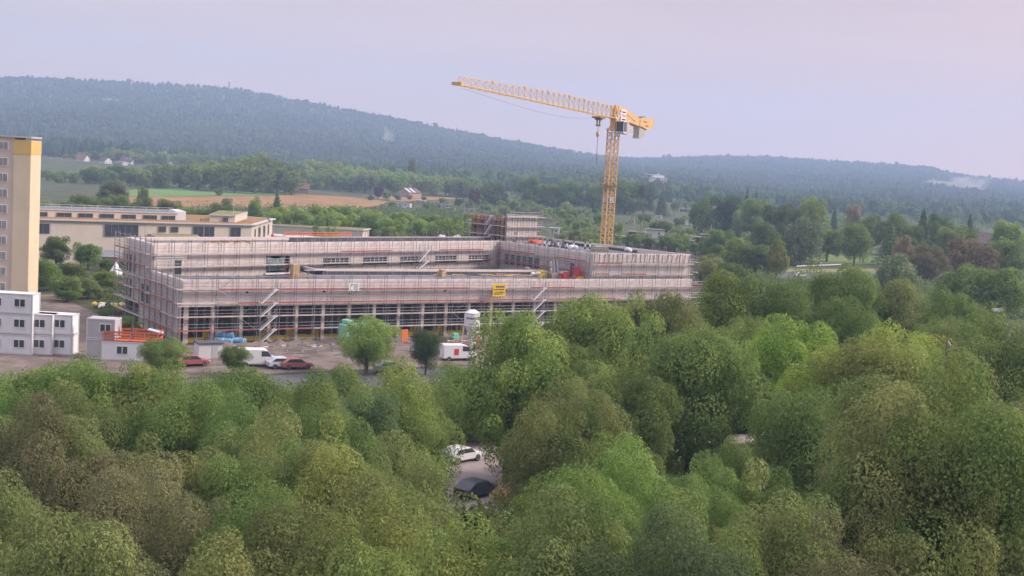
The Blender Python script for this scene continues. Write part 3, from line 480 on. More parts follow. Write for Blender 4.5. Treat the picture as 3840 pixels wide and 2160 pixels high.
# ------------------------------------------------------------------ the building under construction
ZT, ZU, ZR, ZUR = 9.37, 13.45, 8.45, 12.55          # parapet tops and roof levels, low part and high part
BAY, X0, NB = 4.416, .35, 22
XR = X0 + BAY*NB
FR = Frame((0, 0), (XR+.3, 0)); LF = Frame((0, 26.5), (0, 0)); UF = Frame((0, 14.0), (77.2, 34.7)); RI = Frame((77.2, 34.7), (79.6, 7.1)); RF = Frame((79.6, 7.0), (103.2, 6.6))
UB = Frame((89.5, 47.8), (0, 26.5))                  # back line of the long upper wing
B = empty('building_shell', (0, 0, 0), 0, 'unfinished pale blockwork building with concrete columns wrapped in scaffolding', 'building')
def split(lo, hi, cuts): return sorted({lo, hi, *[c for c in cuts if lo < c < hi]})
def wall(name, fr, u0, u1, z0, z1, op, m, v0=-.36, v1=-.02, parent=B):
    """backing wall with real openings"""
    us = split(u0, u1, [c for o in op for c in o[:2]]); zs = split(z0, z1, [c for o in op for c in o[2:4]]); C, D = [], []
    for a, b in zip(us, us[1:]):
        run = None
        for c, d in zip(zs, zs[1:]):
            if any(o[0]-1e-6 <= a and b <= o[1]+1e-6 and o[2]-1e-6 <= c and d <= o[3]+1e-6 for o in op):
                if run: C.append(((a+b)/2, -(v0+v1)/2, (run[0]+run[1])/2)); D.append((b-a, v1-v0, run[1]-run[0]))
                run = None
            else: run = [run[0], d] if run else [c, d]
        if run: C.append(((a+b)/2, -(v0+v1)/2, (run[0]+run[1])/2)); D.append((b-a, v1-v0, run[1]-run[0]))
    return put(name, boxes(name, C, D, m, fr.rz, (fr.a[0], fr.a[1], 0)), (0, 0, 0), parent)
def block_list(u0, u1, z0, z1, op, bw=.5, bh=.25, g=.022):
    out = []; nz = max(1, round((z1-z0)/bh)); hh = (z1-z0)/nz
    for j in range(nz):
        u = u0 - (bw/2 if j % 2 else 0)
        while u < u1-.02:
            a, b = max(u, u0), min(u+bw, u1); u += bw; zc0, zc1 = z0+j*hh, z0+(j+1)*hh
            if b-a < .08: continue
            if any(a < o[1]-.02 and b > o[0]+.02 and zc0 < o[3]-.02 and zc1 > o[2]+.02 for o in op):
                for s, e in ((a, min([b]+[o[0] for o in op if o[0] > a and o[2] < zc1-.02 and o[3] > zc0+.02])),):
                    if e-s > .1 and not any(s >= o[0]-.02 and s < o[1] and zc0 < o[3]-.02 and zc1 > o[2]+.02 for o in op): out.append((s, e, zc0, zc1))
                continue
            out.append((a, b, zc0, zc1))
    return [(a+g/2, b-g/2, c+g/2, d-g/2) for a, b, c, d in out]
def blocks(name, fr, L_, m, single=0, v=(-.03, .012)):
    C = [((a+b)/2, -(v[0]+v[1])/2, (c+d)/2) for a, b, c, d in L_]; D = [(b-a, v[1]-v[0], d-c) for a, b, c, d in L_]
    for c, d in list(zip(C, D))[:single]:
        w_ = fr.w(c[0], -c[1], c[2]); box(name, m, w_, d, B, fr.rz)
    if len(C) > single:
        o = put(name+'_field', boxes(name, C[single:], D[single:], m, fr.rz, (fr.a[0], fr.a[1], 0)), (0, 0, 0), B); o['kind'] = 'stuff'
def coping(fr, u0, u1, z1, h=.3, m=None):
    n = int((u1-u0)/.28); C = [(u0+(i+.5)*(u1-u0)/n, .12, z1-h/2+random.uniform(-.006, .006)) for i in range(n)]
    D = [((u1-u0)/n-.045, .30, h)]*n; o = put('coping_block_row', boxes('coping_block_row', C, D, m or M['coping'], fr.rz, (fr.a[0], fr.a[1], 0)), (0, 0, 0), B); o['kind'] = 'stuff'
def window(fr, u0, u1, z0, z1, nu=1, nz=1, m=None, glass=True):
    r_ = empty_child('window', fr, B); fm = m or M['grey']; t = .07; mb = MB()
    for i in range(nu+1): mb.box((u0+(u1-u0)*i/nu, .16, (z0+z1)/2), (t, .07, z1-z0))
    for j in range(nz+1): mb.box(((u0+u1)/2, .16, z0+(z1-z0)*j/nz), (u1-u0, .072, t))
    mb.build('frame', fm, r_)
    if glass:
        for i in range(nu):
            for j in range(nz): box('pane', M['glass'], (u0+(u1-u0)*(i+.5)/nu, .175, z0+(z1-z0)*(j+.5)/nz), ((u1-u0)/nu-t, .02, (z1-z0)/nz-t), r_)
    return r_
def empty_child(name, fr, parent):
    o = bpy.data.objects.new(name, None); o.empty_display_size = .3; o.location = (fr.a[0], fr.a[1], 0); o.rotation_euler = (0, 0, fr.rz); return link(o, parent)
# --- front part: open ground floor on columns, blockwork above
ZB = 5.44
for i in range(NB+1):
    x = X0 + i*BAY; wd = .5 if i else 1.15
    box('column', M['concrete'], (x + (.2 if not i else 0), .2, ZB/2+.05), (wd, .4, ZB-.1), B)
    box('pilaster', M['concrete'], (x, .1, (ZB+.55+7.75)/2), (.36, .24, 7.75-ZB-.55), B)
    box('pilaster', M['concrete'], (x, .1, (8.02+9.06)/2), (.30, .24, 1.04), B)
    box('footing', M['concrete_dark'], (x, -.05, .12), (.95, .8, .34), B)
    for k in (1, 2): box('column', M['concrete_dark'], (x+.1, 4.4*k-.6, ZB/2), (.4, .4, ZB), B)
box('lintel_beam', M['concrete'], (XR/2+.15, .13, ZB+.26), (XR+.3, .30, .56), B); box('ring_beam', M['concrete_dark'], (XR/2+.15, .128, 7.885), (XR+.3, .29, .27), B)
blk = []
for i in range(NB):
    a, b = X0+i*BAY+.18, X0+(i+1)*BAY-.18; one = block_list(a, b, ZB+.54, 7.75, []) + block_list(X0+i*BAY+.15, X0+(i+1)*BAY-.15, 8.02, 9.07, []); blk += one
blocks('block', FR, blk, M['block'], 288); coping(FR, 0, XR+.3, ZT)
for x in (9.9, 22.4, 27.8, 44, 56): box('vent_opening', M['dark'], (x, -.012, 7.5), (.42, .03, .26), B)
wall('wall_core', FR, .02, XR+.28, ZB+.5, 9.05, [], M['mortar'], -.34, -.031)
box('bitumen_upstand', M['bitumen'], (XR/2, .36, 8.75), (XR-.4, .06, .62), B)
box('ground_floor_slab', mat('rusty_floor', (.16, .085, .06), .85, .35, .5), (XR/2, 5.2, .09), (XR, 10.2, .22), B)
sl_ = box('roof_slab', M['roofgrey'], (XR/2, 7.5, ZR-.18), (XR-.1, 14.2, .36), B)
wet = mat('rain_puddle', (.13, .13, .14), .06, .2, .3, spec=.6)
for x, y, a, b in [(12, 9, 5, 2.4), (21, 11, 6, 2.), (50, 8, 9, 2.2), (66, 10, 7, 1.8), (6, 8, 2.5, 3)]:
    n_ = 18; me = bpy.data.meshes.new('rain_puddle'); me.from_pydata([(x+a*math.cos(t*2*math.pi/n_)*random.uniform(.75, 1.1), y+b*math.sin(t*2*math.pi/n_)*random.uniform(.75, 1.1), ZR+.006) for t in range(n_)], [], [list(range(n_))]); me.materials.append(wet); put('rain_puddle', me, (0, 0, 0), B)
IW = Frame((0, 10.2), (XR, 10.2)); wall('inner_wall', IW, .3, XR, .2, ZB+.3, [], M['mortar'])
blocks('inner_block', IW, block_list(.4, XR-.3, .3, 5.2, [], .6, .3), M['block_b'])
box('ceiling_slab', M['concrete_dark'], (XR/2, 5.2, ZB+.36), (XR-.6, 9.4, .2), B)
for x in (14, 27, 38, 52, 66, 80): box('insulation_pack', M['blue'], (x, 9.4, .75), (random.uniform(5, 9), .9, 1.0), B)
for i in range(NB):
    if i in (0, 5, 9): continue
    box('timber_beam', M['wood'], (X0+i*BAY+random.uniform(1, 3), random.uniform(1.5, 5), .27), (random.uniform(1.2, 2.6), .22, .14), B, random.uniform(-.3, .3))
# --- left side wall (front stretch low, rear stretch full height), open undercroft at the back
u_ = lambda Y: 26.5-Y
LOP = [(u_(26.3), u_(25.2), 8.1, 10.8), (u_(24.5), u_(23.4), 8.1, 10.8), (u_(22.6), u_(21.4), 8.1, 10.8), (u_(26.3), u_(25.1), 4.05, 6.95), (u_(24.2), u_(23.0), 4.05, 6.95), (u_(18.4), u_(16.9), 4.05, 6.85), (u_(16.0), u_(14.2), 4.05, 6.85)]
wall('wall_core', LF, 0, u_(19.1), 3.7, 13.1, LOP, M['mortar'], -.36, -.031); wall('wall_core', LF, u_(19.1), u_(14.0), 0, 13.1, LOP, M['mortar'], -.36, -.031); wall('wall_core', LF, u_(14.0), 26.5, 0, 9.05, [], M['mortar'], -.36, -.031)
blocks('side_block', LF, block_list(0, u_(19.1), 11.6, 13.15, []) + block_list(u_(19.1), u_(14.0), 11.6, 13.15, []) + block_list(u_(13.6), 26.4, .3, 9.07, []), M['block'], 200)
for a, b, z0, z1 in [(0, u_(19.1), 3.7, 7.6), (0, u_(19.1), 7.6, 11.6), (u_(19.1), u_(14.0), 0, 3.7), (u_(19.1), u_(14.0), 3.7, 7.6), (u_(19.1), u_(14.0), 7.6, 11.6)]:
    wall('concrete_panel', LF, a+.01, b-.01, z0+.01, z1-.01, LOP, M['concrete'], -.03, .014)
for o in LOP: window(LF, *o, 2, 3)
coping(LF, 0, u_(14), ZU); coping(LF, u_(14), 26.5, ZT)
for Y in (25.6, 22.5, 19.5): box('column', M['concrete_dark'], (.5, Y, 1.85), (.4, .4, 3.7), B)
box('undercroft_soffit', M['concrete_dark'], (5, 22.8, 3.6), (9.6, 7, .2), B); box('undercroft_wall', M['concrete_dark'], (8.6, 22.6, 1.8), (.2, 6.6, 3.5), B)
# --- long upper wing: concrete panels on the left, blockwork on the right
UOP = [(4.2, 5.45, 8.5, 10.92), (21.85, 26.8, 8.36, 11.2)] + [(a, b, 9.35, 10.62) for a, b in ((34.1, 40.0), (43.4, 49.3), (52.6, 58.4), (61.8, 67.7), (71.1, 76.9))]
wall('wall_core', UF, 0, UF.len, 4.0, 13.1, UOP, M['mortar'], -.36, -.031)
for a, b, z1 in [(0, 9.8, 11.75), (9.8, 18.7, 13.62), (18.7, 26.8, 11.75)]:
    n_ = round((b-a)/2.4)
    for i in range(n_): wall('concrete_panel', UF, a+(b-a)*i/n_+.006, a+(b-a)*(i+1)/n_-.006, 8.0, z1, UOP, M['concrete'], -.03, .015)
blocks('upper_block', UF, block_list(0, 9.75, 11.78, 13.15, []) + block_list(18.75, 26.8, 11.78, 13.15, []) + block_list(26.8, UF.len-.3, 8.3, 11.5, UOP) + block_list(26.8, UF.len-.3, 11.78, 13.15, []), M['block'], 120)
box('ring_beam', M['concrete'], UF.w((26.8+UF.len-.3)/2, -.10, 11.64), (UF.len-27.1, .24, .28), B, UF.rz)
coping(UF, 0, 9.75, ZU); coping(UF, 18.75, UF.len, ZU)
mb = MB(); [mb.box((9.8+i*.75, .05, 13.72+.05*math.sin(i*2.1)), (.8, .5, .10)) for i in range(12)]; mb.build('roofing_felt_edge', M['rust'], B, (UF.a[0], UF.a[1], 0), UF.rz)
for o in UOP[2:]: window(UF, o[0], o[1], o[2]+.28, o[3], 6, 1, M['white']); box('window_sill', M['dark'], UF.w((o[0]+o[1])/2, -.1, o[2]+.16), (o[1]-o[0], .2, .20), B, UF.rz)
window(UF, *UOP[0], 1, 4, M['steel'], True)
me = MB(); n_ = 14
me.add([UF.w(22.0+3.6*i/n_, .05+.07*math.sin(i*1.9+j*1.3), 8.7+2.4*j/6 - (.35*math.sin(i/n_*3.14) if j == 6 else 0)) for j in range(7) for i in range(n_+1)], [[j*(n_+1)+i, j*(n_+1)+i+1, (j+1)*(n_+1)+i+1, (j+1)*(n_+1)+i] for j in range(6) for i in range(n_)])
o = me.build('plastic_tarpaulin', M['plastic'], B, smooth=True); s_ = o.modifiers.new('thick', 'SOLIDIFY'); s_.thickness = .02
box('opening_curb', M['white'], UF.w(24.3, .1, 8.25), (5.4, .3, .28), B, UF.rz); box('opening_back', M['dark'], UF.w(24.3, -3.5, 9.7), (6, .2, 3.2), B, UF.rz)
def roof_poly(name, pts, z, m, t=.3):
    me = MB().prism([(p[0], p[1]) for p in pts], 2, z-t, z); return me.build(name, m, B)
roof_poly('roof_slab', [(.2, 14.2), (77.3, 34.9), (80, 35.5), (89.3, 47.6), (.2, 26.3)], ZUR, M['roofgrey'])
wall('back_wall', UB, 0, UB.len, 0, 13.2, [], M['mortar']); coping(UB, 0, UB.len, ZU, .35)
blocks('parapet_block', UB, block_list(0, UB.len, ZUR+.05, 13.1, []), M['block'])
box('parapet_inner_face', M['block'], UB.w(UB.len/2, -.44, 13.16), (UB.len-.4, .10, .56), B, UB.rz); box('bitumen_upstand', M['bitumen'], UB.w(31, -.53, 12.9), (58, .08, .95), B, UB.rz)
for i in range(34): box('upstand_joint', M['concrete_dark'], UB.w(3.5+i*1.66, -.58, 12.95), (.05, .05, .8), B, UB.rz)
# --- right wing
RO = Frame((103.2, 6.6), (96.8, 51.0))
ROP = [(1.9+1.86*i, 3.15+1.86*i, 9.0, 11.0) for i in range(6)] + [(16.9, 17.95, 8.6, 11.0), (21.6, 22.75, 8.5, 11.0)]
wall('wall_core', RI, 0, RI.len, 2, 13.1, ROP, M['mortar'], -.36, -.031); blocks('wing_block', RI, block_list(.02, RI.len-.02, 5, 11.5, ROP) + block_list(.02, RI.len-.02, 11.76, 13.15, []), M['block'])
box('ring_beam', M['concrete'], RI.w(RI.len/2, -.1, 11.63), (RI.len, .24, .25), B, RI.rz); coping(RI, 0, RI.len, ZU)
for o in ROP: window(RI, *o, 2, 4)
wall('wall_core', RF, 0, RF.len, 0, 13.1, [], M['mortar'], -.36, -.031); coping(RF, 0, RF.len, ZU, .3)
for i in range(12): wall('concrete_panel', RF, RF.len*i/12+.012, RF.len*(i+1)/12-.012, 8.0, 11.55, [], M['concrete'], -.03, .015)
blocks('wing_block', RF, block_list(0, RF.len, 11.8, 13.15, []), M['block']); box('ring_beam', M['concrete_dark'], RF.w(RF.len/2, -.1, 11.67), (RF.len, .24, .25), B, RF.rz)
for i in range(22):
    u = .4+i*RF.len/22; bar('timber_prop', M['woodd'], RF.w(u, .05, 11.7), RF.w(u+random.choice([0, 0, 0, .25, .5]), .05, 13.35), .11, B, 'box')
wall('back_wall', RO, 0, RO.len, 0, 13.2, [], M['mortar']); coping(RO, 0, RO.len, ZU, .5, M['concrete']); box('parapet_inner_face', M['block'], RO.w(RO.len/2, -.44, 13.0), (RO.len-.4, .10, .8), B, RO.rz)
box('bitumen_upstand', M['bitumen'], RO.w(24, -.51, 12.82), (21, .06, .52), B, RO.rz)
roof_poly('roof_slab', [(79.8, 7.3), (103, 6.9), (96.6, 50.8), (89.5, 47.6), (77.5, 34.9)], ZUR, M['roofgrey'])
for u in (34.2, 38.0): bar('bitumen_strip', M['bitumen'], RO.w(u, -.42, 12.6), RO.w(u+.6, -.42, 13.5), .9, B, 'box', .1)
# --- low parapet round the light well in the roof
IP = Frame((28.5, 16.5), (75.4, 16.2)); IPS = Frame((28.5, 22.0), (28.5, 16.5))
for fr in (IP, IPS):
    box('upstand_wall', M['concrete'], fr.w(fr.len/2, -.15, 9.02), (fr.len, .26, .74), B, fr.rz); coping(fr, 0, fr.len, ZT+.02, .42); box('bitumen_upstand', M['bitumen'], fr.w(fr.len/2, .02, 8.72), (fr.len, .06, .6), B, fr.rz)
for i in range(30): box('upstand_joint', M['concrete_dark'], IP.w(.8+i*1.55, .06, 8.72), (.05, .03, .56), B, IP.rz)
# --- stair tower on the roof
TF = Frame((84.4, 43.0), (93.5, 44.9)); TS = Frame((81.9, 53.2), (84.4, 43.0)); TZ = 18.1
TOP = [(2.1, 3.3, 14.1, 15.2), (1.9, 3.3, ZUR, 14.0), (6.6, 7.2, ZUR, 14.0)]
wall('tower_wall', TF, 0, TF.len, ZUR, TZ, TOP, M['concrete'], -.3, 0); wall('tower_wall', Frame(TF.w(TF.len, -.02, 0)[:2], TF.w(TF.len, -9, 0)[:2]), 0, 9, ZUR, TZ, [], M['concrete'], -.3, 0)
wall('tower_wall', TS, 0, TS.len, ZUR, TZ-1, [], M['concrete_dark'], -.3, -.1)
box('tower_cap', M['concrete'], TF.w(TF.len/2, .03, TZ-.25), (TF.len-1.2, .14, .4), B, TF.rz)
for i in range(1, 6): box('form_joint', M['concrete_dark'], TF.w(TF.len*i/6, .012, 16.2), (.04, .03, 3.6), B, TF.rz)
for i in range(26): box('formwork_stud', M['wood'] if i % 3 else M['rust'], TS.w(.4+i*TS.len/27, .06, 15.2), (.14, .12, 5.2), B, TS.rz)
for z_ in (13.4, 14.8, 16.2, 17.4): box('formwork_waler', M['orange'], TS.w(TS.len/2, .17, z_), (TS.len, .1, .14), B, TS.rz)
box('door_leaf', M['tan'], TF.w(3.0, .05, 13.2), (.35, .06, 1.3), B, TF.rz)

# ------------------------------------------------------------------ scaffolding, one for each facade
STN = [0]
def scaffold(label, fr, u0, n, fl, levels, zbot, ztop, gap=.28, wd=.78, stair=(), red=.45, braces=(), rails=True, seed=1, heads=True, group=None, lattice=(), tk=.105):
    r = random.Random(seed); S = fr.root('facade_scaffold', label=label, cat='scaffold', group=group); yi, yo = -gap, -(gap+wd); t = tk
    for i in range(n+1):
        u = u0+i*fl
        for y in (yi, yo): bar('post', M['steel'], (u, y, zbot), (u, y, ztop), t, S)
        for z in levels: bar('transom', M['steel'], (u, yi, z-.06), (u, yo, z-.06), .06, S)
        if heads:
            m_ = MB(); m_.bar((u, yi, ztop-.28), (u, yo, ztop-.28), .06); m_.bar((u, yi, ztop-.55), (u, yi-.2, ztop-.28), .045); m_.bar((u, yo, ztop-.55), (u, yo+.2, ztop-.28), .045); m_.build('frame_head', M['steel'], S)
    for z in levels:
        run = r.random() < red
        for i in range(n):
            u = u0+(i+.5)*fl
            if r.random() < .25: run = r.random() < red
            box('deck', M['deck'], (u, (yi+yo)/2, z-.03), (fl-.03, wd-.08, .07), S)
            box('toe_board', M['red'] if run else M['deck'], (u, yo-.035, z+.07), (fl-.02, .035, .2), S)
            if rails:
                for h in (.5, 1.0): bar('guard_rail', M['steel'], (u-fl/2, yo-.02, z+h), (u+fl/2, yo-.02, z+h), .07, S)
    for i, j, up in braces:
        z0 = levels[j]; z1 = levels[j+1] if j+1 < len(levels) else ztop; a, b = (u0+i*fl, u0+(i+1)*fl); bar('brace', M['steel'], (a if up else b, yo-.05, z0), (b if up else a, yo-.05, z1), .055, S)
    zz = [zbot]+list(levels)
    for i in stair:
        for j in range(len(zz)-1):
            z0, z1 = zz[j]+.1, zz[j+1]+.05; a, b = u0+i*fl+.35, u0+(i+1)*fl-.2; m_ = MB(); ys = (yo-.12, yo-.75)
            for y in ys: m_.bar((a-.25, y, z0), (a, y, z0), .14).bar((a, y, z0), (b-.25, y, z1), .14).bar((b-.25, y, z1), (b, y, z1), .14)
            st = m_.build('stair_flight', M['white'], S); m_ = MB()
            for k in range(1, 9): f = k/9; m_.box((a+(b-.25-a)*f, sum(ys)/2, z0+(z1-z0)*f), (.2, .62, .04))
            m_.build('treads', M['grey'], st); m_ = MB()
            for h in (.5, 1.0): m_.bar((a, ys[1], z0+h), (b-.25, ys[1], z1+h), .05)
            m_.bar((a, ys[1], z0), (a, ys[1], z0+1), .05).bar((b-.25, ys[1], z1), (b-.25, ys[1], z1+1), .05); m_.build('handrail', M['steel'], st)
        for k in (0, 1):
            for y in (yo-.8,): bar('post', M['steel'], (u0+(i+k)*fl+.1, y, zbot), (u0+(i+k)*fl+.1, y, levels[-1]+1.1), t, S)
    for a, b, z in lattice:
        m_ = MB(); y = yo-.14; m_.bar((a, y, z), (b, y, z), .05).bar((a, y, z+.42), (b, y, z+.42), .05); k = int((b-a)/.45)
        for q_ in range(k): x1, x2 = a+(b-a)*q_/k, a+(b-a)*(q_+1)/k; m_.bar((x1, y, z if q_ % 2 else z+.42), (x2, y, z+.42 if q_ % 2 else z), .035)
        m_.build('lattice_girder', M['white'], S)
    return S
FL = 3.07; LV = [2.0, 4.0, 6.0, 8.0]
scaffold('long front scaffold before the open columns, with stair flights and red toe boards', FR, -1.06, 33, FL, LV, .0, 10.2, stair=(4, 20), braces=[(2, 3, True), (2, 2, False), (3, 1, True), (3, 0, False), (11, 0, True), (14, 2, False), (15, 1, True), (15, 0, False), (22, 2, False), (26, 2, False), (19, 0, False), (9, 2, False)], lattice=[(-1, 4.5, 5.6)], seed=3, red=.32)
scaffold('scaffold on the low front stretch of the left side wall', LF, u_(13.4), 5, 2.62, LV, 0, 10.2, seed=4, red=.8, braces=[(1, 0, False), (2, 0, True), (1, 2, True), (3, 1, False)])
scaffold('tall scaffold on the rear stretch of the left side wall', LF, -2.6, 6, 2.62, LV + [9.85, 11.85], 0, 14.3, seed=5, red=.4, braces=[(0, 5, False), (0, 1, True), (1, 3, False), (4, 2, True), (5, 3, False)])
scaffold('upper scaffold on the long courtyard wall above the front roof', UF, .3, 25, FL, [9.8, 11.8], ZR+.02, 14.05, seed=6, red=.55, braces=[(2, 0, True), (4, 0, False), (10, 0, True), (16, 0, False), (17, 0, True)], stair=(18,), lattice=[(0, 5.6, 10.95)])
scaffold('scaffold along the inner face of the right wing', RI, .6, 9, 2.95, [9.8, 11.8], ZR+.02, 13.9, seed=7, red=.8, braces=[(1, 0, False), (5, 0, True)])
scaffold('scaffold on the front end wall of the right wing', RF, .1, 8, 2.93, [9.65, 11.6], ZR+.02, 13.6, seed=8, red=.25, braces=[(2, 0, True), (4, 0, False)])
RE = Frame((103.9, 6.0), (102.9, 13.5)); scaffold('narrow scaffold at the far right end of the building', RE, 0, 2, 2.6, [2, 4, 6, 8, 10, 12], 0, 14.2, seed=9, red=.2)
scaffold('dense scaffold on the front of the stair tower', TF, -.5, 6, 1.72, [13.9, 15.9, 17.9], ZUR+.02, 20.2, seed=10, red=.1, gap=.25, tk=.11)
scaffold('scaffold with ladders on the formwork side of the stair tower', TS, -.6, 5, 2.2, [13.9, 15.9, 17.9], ZUR+.02, 20.2, seed=11, red=.1, gap=.4, wd=1.0, stair=(3,), tk=.11)
TE = Frame((93.7, 45.0), (91.5, 53.0)); scaffold('side scaffold on the right of the stair tower', TE, -1.1, 3, 1.5, [13.9, 15.9, 17.9], ZUR-.3, 20.2, seed=12, red=.05, gap=.2, wd=1.3, tk=.11)
# outer scaffolds behind the roof edges, seen as a row of frame heads
BS = Frame((89.5, 47.8), (33, 34.3)); scaffold('scaffold behind the long roof edge, only its frame heads showing', BS, 1.0, 18, FL, [10.5, 12.5], 0, 14.75, seed=13, rails=False)
RS = Frame((103.2, 9.0), (96.8, 51.0)); scaffold('scaffold behind the right roof edge, only its frame heads showing', RS, 2, 13, FL, [10.4, 12.4], 0, 14.55, seed=14, rails=False)

# ------------------------------------------------------------------ tower crane
CB = Vector((111.0, 43.0, 0)); CR = empty('tower_crane', CB, 0, 'tall yellow flat-top tower crane behind the right wing', 'crane')
jd = Vector((44.1-111, .6-43, 0)).normalized(); ja = math.atan2(jd.y, jd.x); ca = math.radians(-10); CY = M['crane']; MW = .95
cor = [Vector((MW*sx*math.cos(ca)-MW*sy*math.sin(ca), MW*sx*math.sin(ca)+MW*sy*math.cos(ca), 0)) for sx, sy in ((-1, -1), (1, -1), (1, 1), (-1, 1))]
for c in cor: bar('mast_leg', CY, c+Vector((0, 0, 0)), c+Vector((0, 0, 37.6)), .2, CR, 'box')
nsec = 26; hs_ = 37.4/nsec
for k in range(4):
    a, b = cor[k], cor[(k+1) % 4]; m_ = MB()
    for s in range(nsec):
        z0, z1 = s*hs_, (s+1)*hs_; m_.bar(a+Vector((0, 0, z0 if s % 2 else z1)), b+Vector((0, 0, z1 if s % 2 else z0)), .10)
        m_.bar(a+Vector((0, 0, z1 if s % 2 else z0)), b+Vector((0, 0, z0 if s % 2 else z1)), .10)
        if s % 4 == 0: m_.bar(a+Vector((0, 0, z0)), b+Vector((0, 0, z0)), .12)
    m_.build('mast_lattice', CY, CR)
m_ = MB()
for y in (-.2, .2): m_.bar((-.35, y, .5), (-.35, y, 37), .06)
for i in range(90): m_.bar((-.35, -.2, .8+i*.4), (-.35, .2, .8+i*.4), .04)
m_.build('ladder', M['grey'], CR)
for i in range(1, 6): box('rest_platform', M['steel'], (0, 0, i*6.2), (1.5, 1.5, .06), CR, ca)
m_ = MB(); m_.box((-.3, 0, 25.6), (2.9, 2.9, .10)); [m_.bar((x, y, 25.6), (x, y, 26.6), .06) for x in (-1.7, 1.1) for y in (-1.4, 1.4)]; m_.bar((-1.7, -1.4, 26.5), (1.1, -1.4, 26.5), .06).bar((-1.7, 1.4, 26.5), (-1.7, -1.4, 26.5), .06).box((-2.3, -1.2, 25.75), (1.2, .6, .12)); m_.build('climbing_platform', M['cranedark'], CR, (0, 0, 0), ca)
for k in (0, 1):
    a, b = (cor[0], cor[1]) if k == 0 else (cor[3], cor[0]); mid = (a+b)/2; nrm = Vector((mid.x, mid.y, 0)).normalized(); rz = math.atan2(nrm.y, nrm.x)+math.pi/2
    s_ = box('number_plate', M['white'], mid+nrm*.2+Vector((0, 0, 22.4)), (.85, .06, 1.25), CR, rz)
    text('number', '2', M['black'], 1.3, mid+nrm*.25+Vector((0, 0, 22.4)), (math.pi/2, 0, rz), CR)
m_ = MB(); m_.box((0, 0, 37.75), (2.3, 2.3, .5)).lathe([(1.0, 38.0), (1.0, 38.5), (.85, 38.5), (.85, 40.2)], 14); m_.build('slewing_ring', CY, CR, (0, 0, 0), ca)
JR = bpy.data.objects.new('jib', None); JR.location = (0, 0, 40.2); JR.rotation_euler = (0, 0, ja); link(JR, CR); JL = 78.; rise = .8
jb = lambda x: rise*x/JL; jt = lambda x: jb(x)+(2.5 if x < 34 else 2.5-1.2*(x-34)/(JL-34)); jw = .72
for s in (-1, 1): bar('bottom_chord', CY, (1., s*jw, jb(1)), (JL, s*jw, jb(JL)), .16, JR, 'box')
bar('top_chord', CY, (0., 0, jt(0)), (34, 0, jt(34)), .15, JR, 'box'); bar('top_chord', CY, (34, 0, jt(34)), (JL-.6, 0, jt(JL-.6)), .12, JR, 'box')
m_ = MB(); npan = 27; st_ = (JL-2)/npan
for i in range(npan):
    x0, x1 = 1+i*st_, 1+(i+1)*st_; xm = (x0+x1)/2
    for s in (-1, 1): m_.bar((x0, s*jw, jb(x0)), (xm, 0, jt(xm)), .075).bar((x1, s*jw, jb(x1)), (xm, 0, jt(xm)), .075)
    m_.bar((x0, -jw, jb(x0)), (x0, jw, jb(x0)), .08).bar((x0, -jw, jb(x0)), (x1, jw, jb(x1)), .06)
m_.build('jib_lattice', CY, JR)
for i in (0, 3, 6, 9, 13, 17, 22): box('section_joint', CY, (1+i*st_+st_/2, 0, jt(1+i*st_+st_/2)+.03), (.9, .3, .3), JR)
m_ = MB(); m_.box((JL, 0, jb(JL)+.1), (1.0, 1.7, .5)).bar((JL, 0, jb(JL)), (JL-.7, 0, jt(JL)), .12); m_.build('jib_nose', CY, JR)
m_ = MB(); m_.bar((0, 0, 0), (0, 0, 2.9), .5).bar((-.4, -.7, 0), (0, 0, 2.7), .22).bar((-.4, .7, 0), (0, 0, 2.7), .22).bar((1.4, .7, 0), (0, 0, 2.7), .2).bar((1.4, -.7, 0), (0, 0, 2.7), .2).box((.2, 0, .05), (2.6, 1.7, .35)); m_.build('tower_head', CY, JR)
# counter-jib: deep box girder that falls to a rounded tail, ballast hung in it
for s in (-1, 1):
    m_ = MB(); m_.prism([(0, 2.75), (-3, 2.7), (-16, .75), (-16, -.35), (-12, .1), (-2.4, 1.9), (-1.4, 1.5), (0, 1.5)], 1, s*.8-.09, s*.8+.09); m_.build('counter_jib_girder', CY, JR)
    m_ = MB(); m_.prism([(0, .15), (-16, -.9), (-16, -.15), (0, .5)], 1, s*.8-.1, s*.8+.1); m_.build('counter_jib_girder', CY, JR)
    m_ = MB(); m_.prism([(-15.4, .7), (-18, 1.2), (-21, 1.0), (-24, 1.7), (-25.3, 1.3), (-25.6, -.5), (-23, -1.2), (-21, -1.35), (-19, -1.2), (-17, -.9), (-15.4, -.9)], 1, s*.95-.08, s*.95+.08); tp = m_.build('tail_panel', CY, JR)
    m_ = MB(); [m_.box((-17.9-.34*i, s*1.04, .35), (.22, .02, .4 if i % 2 else .3)) for i in range(8)]; m_.build('tail_lettering', M['cranedark'], JR)
    m_ = MB(); m_.prism([(-18.6, -.62), (-20.4, -.35), (-22.3, -.62), (-20.4, -.78)], 1, s*1.03-.01, s*1.03+.02); m_.build('tail_vent', M['cranedark'], JR)
for i in range(7): box('ballast_block', M['cwt'], (-16.2-.72*i, 0, -1.35+.12*i), (.62, 1.5, 4.6), JR)
m_ = MB(); m_.box((-24.4, 0, .3), (1.8, 1.6, 1.6)); m_.build('winch', M['cranedark'], JR); m_ = MB()
for x in (-13, -14.6, -16.2): m_.bar((x, -.9, .8), (x, -.9, 2.1), .07)
m_.bar((-13, -.9, 2.1), (-16.2, -.9, 2.1), .07).bar((-13, -.9, 1.5), (-16.2, -.9, 1.5), .06); m_.build('walkway_rail', M['grey'], JR)
sg = box('company_panel', M['white'], (-2.8, 1.15, .75), (3.4, .08, 2.7), JR)
RJ = (math.pi/2, 0, math.pi)
